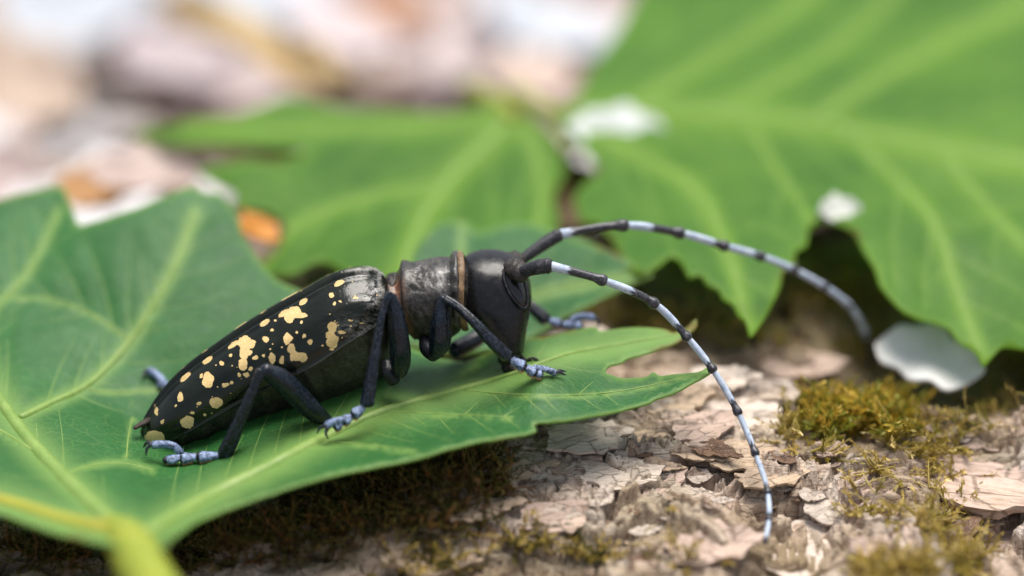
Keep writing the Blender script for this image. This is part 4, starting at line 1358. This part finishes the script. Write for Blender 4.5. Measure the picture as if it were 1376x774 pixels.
# ------------------------------------------------------------------ moss
def moss_strands(regions, seed, upright=0.3, length=(.12, .3), rad=(.005, .010), palette=None, curl=1.0, scale_leaf=1.0, gaps=0.0, dens=1.0):
    rs = np.random.RandomState(seed)
    Vs, Fs, Cs = [], [], []
    nv = 0
    for (cx, cy, sx, sy, cnt) in regions:
        for _ in range(int(cnt * dens)):
            px, py = cx + rs.randn() * sx * .55, cy + rs.randn() * sy * .55
            if gaps and fbm(px * .035, py * .06, seed + 50, 3) < gaps: continue
            q = on_log(px, py)
            L = rs.uniform(*length)
            az = rs.uniform(0, 2 * math.pi)
            d = np.array([math.cos(az), math.sin(az), 0]) * (1 - upright) + np.array([0, 0, 1.0]) * (upright + rs.uniform(0, .35))
            d /= np.linalg.norm(d)
            n = 7
            pts = [q + np.array([0, 0, -.02])]
            bend = rs.randn(3) * .35 * curl
            for k in range(n - 1):
                d = d + bend * (.5 + .5 * rs.rand()) + rs.randn(3) * .10
                d /= np.linalg.norm(d)
                if pts[-1][2] < q[2] + .01: d[2] = abs(d[2])
                pts.append(pts[-1] + d * L / (n - 1))
            pts = np.array(pts)
            r0 = rs.uniform(*rad)
            V = tube_verts(pts, np.linspace(r0, r0 * .35, n), 4).reshape(-1, 3)
            F = grid_faces(n, 4, True) + nv
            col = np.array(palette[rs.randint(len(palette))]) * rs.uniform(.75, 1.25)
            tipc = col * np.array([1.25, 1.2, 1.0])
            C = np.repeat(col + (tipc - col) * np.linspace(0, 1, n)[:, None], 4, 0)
            Vs.append(V); Fs.append(F); Cs.append(C); nv += len(V)
            # leaflets
            T = np.gradient(pts, axis=0); T /= np.linalg.norm(T, axis=1)[:, None]
            lv, lf, lc = [], [], []
            for k in range(1, n):
                for s_ in range(2):
                    rnd = rs.randn(3); rnd -= T[k] * (rnd @ T[k]); rnd /= np.linalg.norm(rnd)
                    sd = np.cross(T[k], rnd)
                    ll = rs.uniform(.022, .045) * scale_leaf
                    b = pts[k]
                    j = nv + len(lv)
                    lv += [b - sd * .004, b + sd * .004, b + rnd * ll * .5 + T[k] * ll * .5 + sd * .007 * scale_leaf, b + rnd * ll * .75 + T[k] * ll, b + rnd * ll * .5 + T[k] * ll * .5 - sd * .007 * scale_leaf]
                    lf.append((j, j + 1, j + 2, j + 4)); lf.append((j + 4, j + 2, j + 3, j + 3))
                    lc += [tipc * rs.uniform(.8, 1.2)] * 5
            Vs.append(np.array(lv)); Cs.append(np.array(lc)); Fs.append(np.array(lf)); nv += len(lv)
    V = np.concatenate(Vs); F = np.concatenate(Fs); C = np.concatenate(Cs)
    return V, [tuple(dict.fromkeys(f)) for f in F.tolist()], C


mm_ = M('moss_fibre')
mc = mm_.attr('col', 'Color')
mm_.set(Base_Color=mc, Roughness=.6)
mtr = mm_.node('ShaderNodeBsdfTranslucent'); mm_.l(mc, mtr.inputs['Color'])
mmx = mm_.node('ShaderNodeMixShader'); mmx.inputs[0].default_value = .3
mm_.l(mm_.b.outputs[0], mmx.inputs[1]); mm_.l(mtr.outputs[0], mmx.inputs[2]); mm_.l(mmx.outputs[0], mm_.out.inputs['Surface'])

TANS = [(.46, .36, .12), (.40, .31, .09), (.33, .26, .06), (.50, .41, .19), (.28, .23, .04)]
OLIVE = [(.11, .095, .018), (.16, .12, .025), (.075, .075, .014), (.19, .10, .03), (.09, .055, .02)]  # olive moss colours, darkened to paint in the shade below the leaf
GOLD = [(.44, .31, .035), (.34, .27, .03), (.20, .21, .02), (.50, .37, .07), (.16, .17, .018)]
carpet = moss_strands([(1205, 640, 66, 20, 110), (1262, 690, 34, 26, 100), (1290, 750, 24, 24, 80), (1165, 690, 26, 12, 26), (1150, 612, 50, 10, 50), (1225, 775, 40, 12, 34), (1240, 600, 44, 18, 70), (1130, 655, 24, 8, 22),
                       (1060, 585, 20, 12, 14), (1190, 770, 40, 12, 60)], 3, .36, (.12, .32), (.008, .015), TANS, 1.0, 1.3, .545, 2.6)
dark_m = moss_strands([(560, 645, 80, 14, 220), (630, 628, 50, 12, 120), (480, 690, 110, 30, 420), (350, 730, 110, 30, 300), (650, 660, 34, 14, 90), (230, 750, 70, 20, 150), (60, 745, 80, 20, 160), (600, 700, 60, 20, 120)], 4, .35, (.14, .34), (.006, .012), OLIVE, 1.0)
front_m = moss_strands([(690, 738, 70, 14, 90), (800, 745, 40, 12, 50), (560, 765, 60, 14, 70), (920, 760, 30, 8, 24), (900, 690, 16, 6, 12), (730, 700, 26, 8, 18), (620, 745, 40, 14, 40)], 5, .4, (.12, .28), (.006, .011), TANS[:3] + OLIVE[:3], 1.0, 1.2, .46, 1.5)
back_m = moss_strands([(1120, 400, 80, 30, 200), (1270, 575, 50, 12, 50), (1340, 550, 40, 16, 50), (900, 440, 90, 18, 140), (1180, 470, 50, 18, 90), (1380, 500, 40, 30, 90), (1010, 460, 60, 8, 50), (800, 420, 60, 20, 80)], 6, .45, (.14, .30), (.006, .012), [(.30, .25, .06), (.36, .27, .08), (.24, .22, .04), (.20, .14, .05)], 1.0)
V_, F_, C_, off = [], [], [], 0
for (a, b, c) in (carpet, dark_m, front_m, back_m):
    V_.append(a); C_.append(c); F_ += [tuple(i + off for i in f) for f in b]; off += len(a)
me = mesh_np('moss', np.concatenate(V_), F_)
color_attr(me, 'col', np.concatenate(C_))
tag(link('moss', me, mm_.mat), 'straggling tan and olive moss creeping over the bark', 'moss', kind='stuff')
a, b, c = moss_strands([(1150, 566, 66, 22, 330), (1110, 578, 30, 12, 60), (1190, 582, 26, 10, 50)], 8, .8, (.12, .28), (.008, .014), GOLD, .5, 1.7, 0, 1.25)
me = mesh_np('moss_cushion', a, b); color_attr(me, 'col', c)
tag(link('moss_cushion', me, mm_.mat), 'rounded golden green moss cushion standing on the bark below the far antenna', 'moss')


# ------------------------------------------------------------------ leaf litter behind the log
def dry_leaf_grid(length, width, curl, fold, seed, n=22, m=11):
    rs = np.random.RandomState(seed)
    u = np.linspace(-1, 1, n)[:, None]; v = np.linspace(-1, 1, m)[None]
    half = width * .5 * np.maximum(1 - np.abs(u) ** 2.2, 0.02) ** .7 * (1 + .15 * np.sin(u * 9 + seed))
    x = u * length * .5 + 0 * v
    y = v * half + .05 * width * np.sin(u * 4 + seed)
    z = curl * (u ** 2) * length * .3 + fold * np.abs(v) ** 1.4 * half + .05 * length * np.sin(u * 5 + v * 2 + seed) * .4
    z = z + .10 * width * (fbm(x * 1.5 + seed, y * 1.5, seed, 3) - .5)
    return np.stack([x, y, z], -1)


def rotm(rz, ry, rx):
    return np.array((Matrix.Rotation(rz, 3, 'Z') @ Matrix.Rotation(ry, 3, 'Y') @ Matrix.Rotation(rx, 3, 'X')))


def dry_leaf(name, label, cat, px, py, z, lpx, wpx, rz, ry=0, rx=0, curl=.3, fold=.3, c1=(.5, .4, .3), c2=(.6, .5, .4), seed=0, w=None, trans=.15, midrib=True):
    c = P(px, py, w) if w is not None else on_plane(px, py, z)
    sc = ((c - CAM) @ FWD) / DIST / PXCM
    G = dry_leaf_grid(lpx * sc, wpx * sc, curl, fold, seed) @ rotm(rz, ry, rx).T + c
    root = thing(name, (c[0], c[1], G[..., 2].min()), label, cat, 'pale dry pieces lying around the green leaves')
    mat = simple_material(name + '_surface', c1, c2, 1.2, .6, .4, .05, trans)
    o = link('blade', grid_mesh('blade', G), mat, root)
    md = o.modifiers.new('thickness', 'SOLIDIFY'); md.thickness = .03; md.offset = 0
    if midrib:
        mid = G[:, 5]
        link('midrib', closed_tube('midrib', mid + np.array([0, 0, .01]), np.linspace(.05, .015, len(mid)) * max(.5, lpx * sc / 6), 8), mat, root)
    return root


TOPZ = -2.6
WHT = ((.52, .56, .62), (.62, .65, .69)); PNK = ((.50, .40, .38), (.66, .56, .55)); BRN = ((.28, .17, .10), (.42, .28, .18)); OCH = ((.40, .28, .12), (.52, .38, .20))
DL = [
    ('pale_leaf', 'large bluish white dry leaf in the top corner above the brown litter', 100, 30, 260, 120, .2, WHT, .3),
    ('pale_leaf', 'white upright dry leaf beside the dark hollow above the left lobe', 84, 178, 100, 48, 1.1, WHT, .6),
    ('dry_leaf', 'round beige brown dry leaf between two white ones at the left edge', 25, 130, 170, 150, .4, ((.42, .31, .23), (.56, .44, .36)), .3),
    ('dry_leaf', 'long narrow ochre dry leaf slanting across the litter', 338, 60, 660, 46, -1.08, OCH, .04),
    ('dry_leaf', 'lilac pink curled dry leaf left of the ochre one', 235, 95, 150, 110, .5, ((.42, .34, .35), (.60, .52, .54)), .3),
    ('pale_leaf', 'white dry leaf at the top edge above the ochre leaf', 360, 8, 230, 100, .1, WHT, .2),
    ('dry_leaf', 'broad pale pink dry leaf under the ochre leaf', 320, 130, 190, 90, -.2, PNK, .2),
    ('dry_leaf', 'rusty brown dry leaf at the top edge near the centre', 525, 30, 130, 90, 1.3, ((.42, .20, .10), (.52, .30, .18)), .4),
    ('dry_leaf', 'pinkish white curled dry leaf beside the rusty one', 460, 60, 160, 110, .9, ((.60, .50, .50), (.72, .65, .66)), .3),
    ('dry_leaf', 'pale rose dry leaf behind the stalk of the middle leaf', 610, 85, 190, 120, -.4, ((.58, .47, .45), (.70, .62, .62)), .3),
    ('pale_leaf', 'bright white dry leaf against the edge of the largest green leaf', 735, 50, 170, 140, .9, WHT, .3),
    ('dry_leaf', 'peach coloured dry leaf below the bright white one', 715, 112, 130, 70, .2, ((.62, .47, .40), (.72, .58, .50)), .2),
    ('dry_leaf', 'dark curled sheet added as painted shade in the hollow of the litter', 160, 120, 90, 80, 1.4, ((.06, .04, .03), (.14, .09, .07)), .5),  # dark sheet stands in for shade in a gap of the litter
    ('dry_leaf', 'rusty orange dry leaf scrap beside the notch of the dark green leaf', 130, 262, 120, 60, .4, ((.45, .22, .07), (.55, .32, .14)), .3),
    ('dry_leaf', 'pink brown dry leaf behind the notch of the dark green leaf', 190, 240, 150, 60, .1, ((.46, .34, .29), (.60, .48, .44)), .2),
]
for k, (nm, lb, px, py, L, W_, rz, (c1, c2), cu) in enumerate(DL):
    dry_leaf(nm, lb, 'dry leaf', px, py, TOPZ + .25 * (k % 3) + (1.6 if 'ochre dry leaf' in lb else 1.3 if 'notch' in lb else 0), L, W_ * 1.6, rz, rx=.25, ry=.1 * ((k % 3) - 1), curl=cu, fold=.35, c1=c1, c2=c2, seed=k)
dry_leaf('dry_leaf', 'bright orange dry leaf scrap in the gap left of the beetle', 'dry leaf', 345, 312, 0, 75, 60, 1.2, .1, .5, .3, .3, (.55, .22, .03), (.68, .33, .06), 31, w=2.9)
dry_leaf('pale_leaf', 'small white dry leaf lying on the junction of the largest leaf', 'dry leaf', 828, 176, 0, 135, 80, -.15, 0, .35, .1, .2, (.56, .60, .57), (.64, .67, .65), 32, w=4.7)
dry_leaf('pale_leaf', 'small white scrap in the notch between two lobes of the largest leaf', 'dry leaf', 1128, 284, 0, 60, 46, .3, 0, .5, .2, .2, (.52, .54, .48), (.60, .62, .56), 33, w=2.6)
dry_leaf('pale_leaf', 'large grey white smooth scrap under the right lobe of the largest leaf', 'dry leaf', 1250, 484, 0, 150, 104, -.45, .1, .40, .12, .22, (.80, .80, .77), (.86, .86, .83), 34, w=1.62, midrib=False)
dry_leaf('dry_leaf', 'dark sheet added as painted shade in the gap between the middle and the largest leaf', 'dry leaf', 768, 268, 0, 190, 150, 1.3, 0, .4, .1, .2, (.09, .055, .02), (.16, .10, .04), 41, w=4.5)  # added dark sheet, gives the gap its shade as colour
dry_leaf('dry_leaf', 'dark sheet added as painted shade in the long slit of the middle leaf', 'dry leaf', 300, 207, 0, 260, 60, .05, 0, .3, .05, .2, (.07, .05, .02), (.14, .09, .04), 42, w=5.2)  # added dark sheet, colours the slit as if shaded
dry_leaf('bark_chip', 'beige chip behind the far front foot', 'bark chip', 762, 452, 0, 110, 50, .1, 0, .3, .1, .1, (.50, .40, .33), (.60, .50, .42), 35, w=1.5, midrib=False)

# mass of small litter on the ground behind
rs = np.random.RandomState(12)
V_, F_, C_, off = [], [], [], 0
pal = [(.50, .40, .36), (.62, .54, .53), (.40, .29, .22), (.70, .66, .66), (.30, .19, .12), (.56, .46, .45), (.45, .36, .35), (.78, .77, .78)]
for k in range(420):
    L = rs.uniform(1.2, 3.4)
    G = dry_leaf_grid(L, L * rs.uniform(.4, .75), rs.uniform(.1, .6), rs.uniform(.1, .6), k, 12, 7) @ rotm(rs.uniform(0, 6.3), rs.uniform(-.4, .4), rs.uniform(-.4, .4)).T
    y = rs.uniform(6, 34) if k < 330 else rs.uniform(-10, 6)
    x = rs.uniform(-1, 1) * (6 + y * .45) if k < 330 else rs.choice((-1, 1)) * rs.uniform(6, 16)
    z = max(GZ, float(log_z(x, y)[0]) if abs(y - LY) < LR * .9 else GZ) + rs.uniform(.05, .5)
    G = G + np.array([x, y, z])
    V_.append(G.reshape(-1, 3)); F_.append(grid_faces(12, 7) + off); off += 84
    C_.append(np.repeat([np.array(pal[rs.randint(len(pal))]) * rs.uniform(.8, 1.15)], 84, 0))
me = mesh_np('leaf_litter', np.concatenate(V_), np.concatenate(F_))
color_attr(me, 'col', np.clip(np.concatenate(C_), 0, .85))
ml = M('litter_surface')
ml.set(Base_Color=ml.mix(ml.mr(ml.noise(ml.coord('Object'), 3.0, 4), .4, .7, 0, .4), ml.attr('col', 'Color'), (.2, .13, .09)), Roughness=.65)
tag(link('leaf_litter', me, ml.mat), 'blurred carpet of pale dry leaves behind the log', 'leaf litter', kind='stuff')
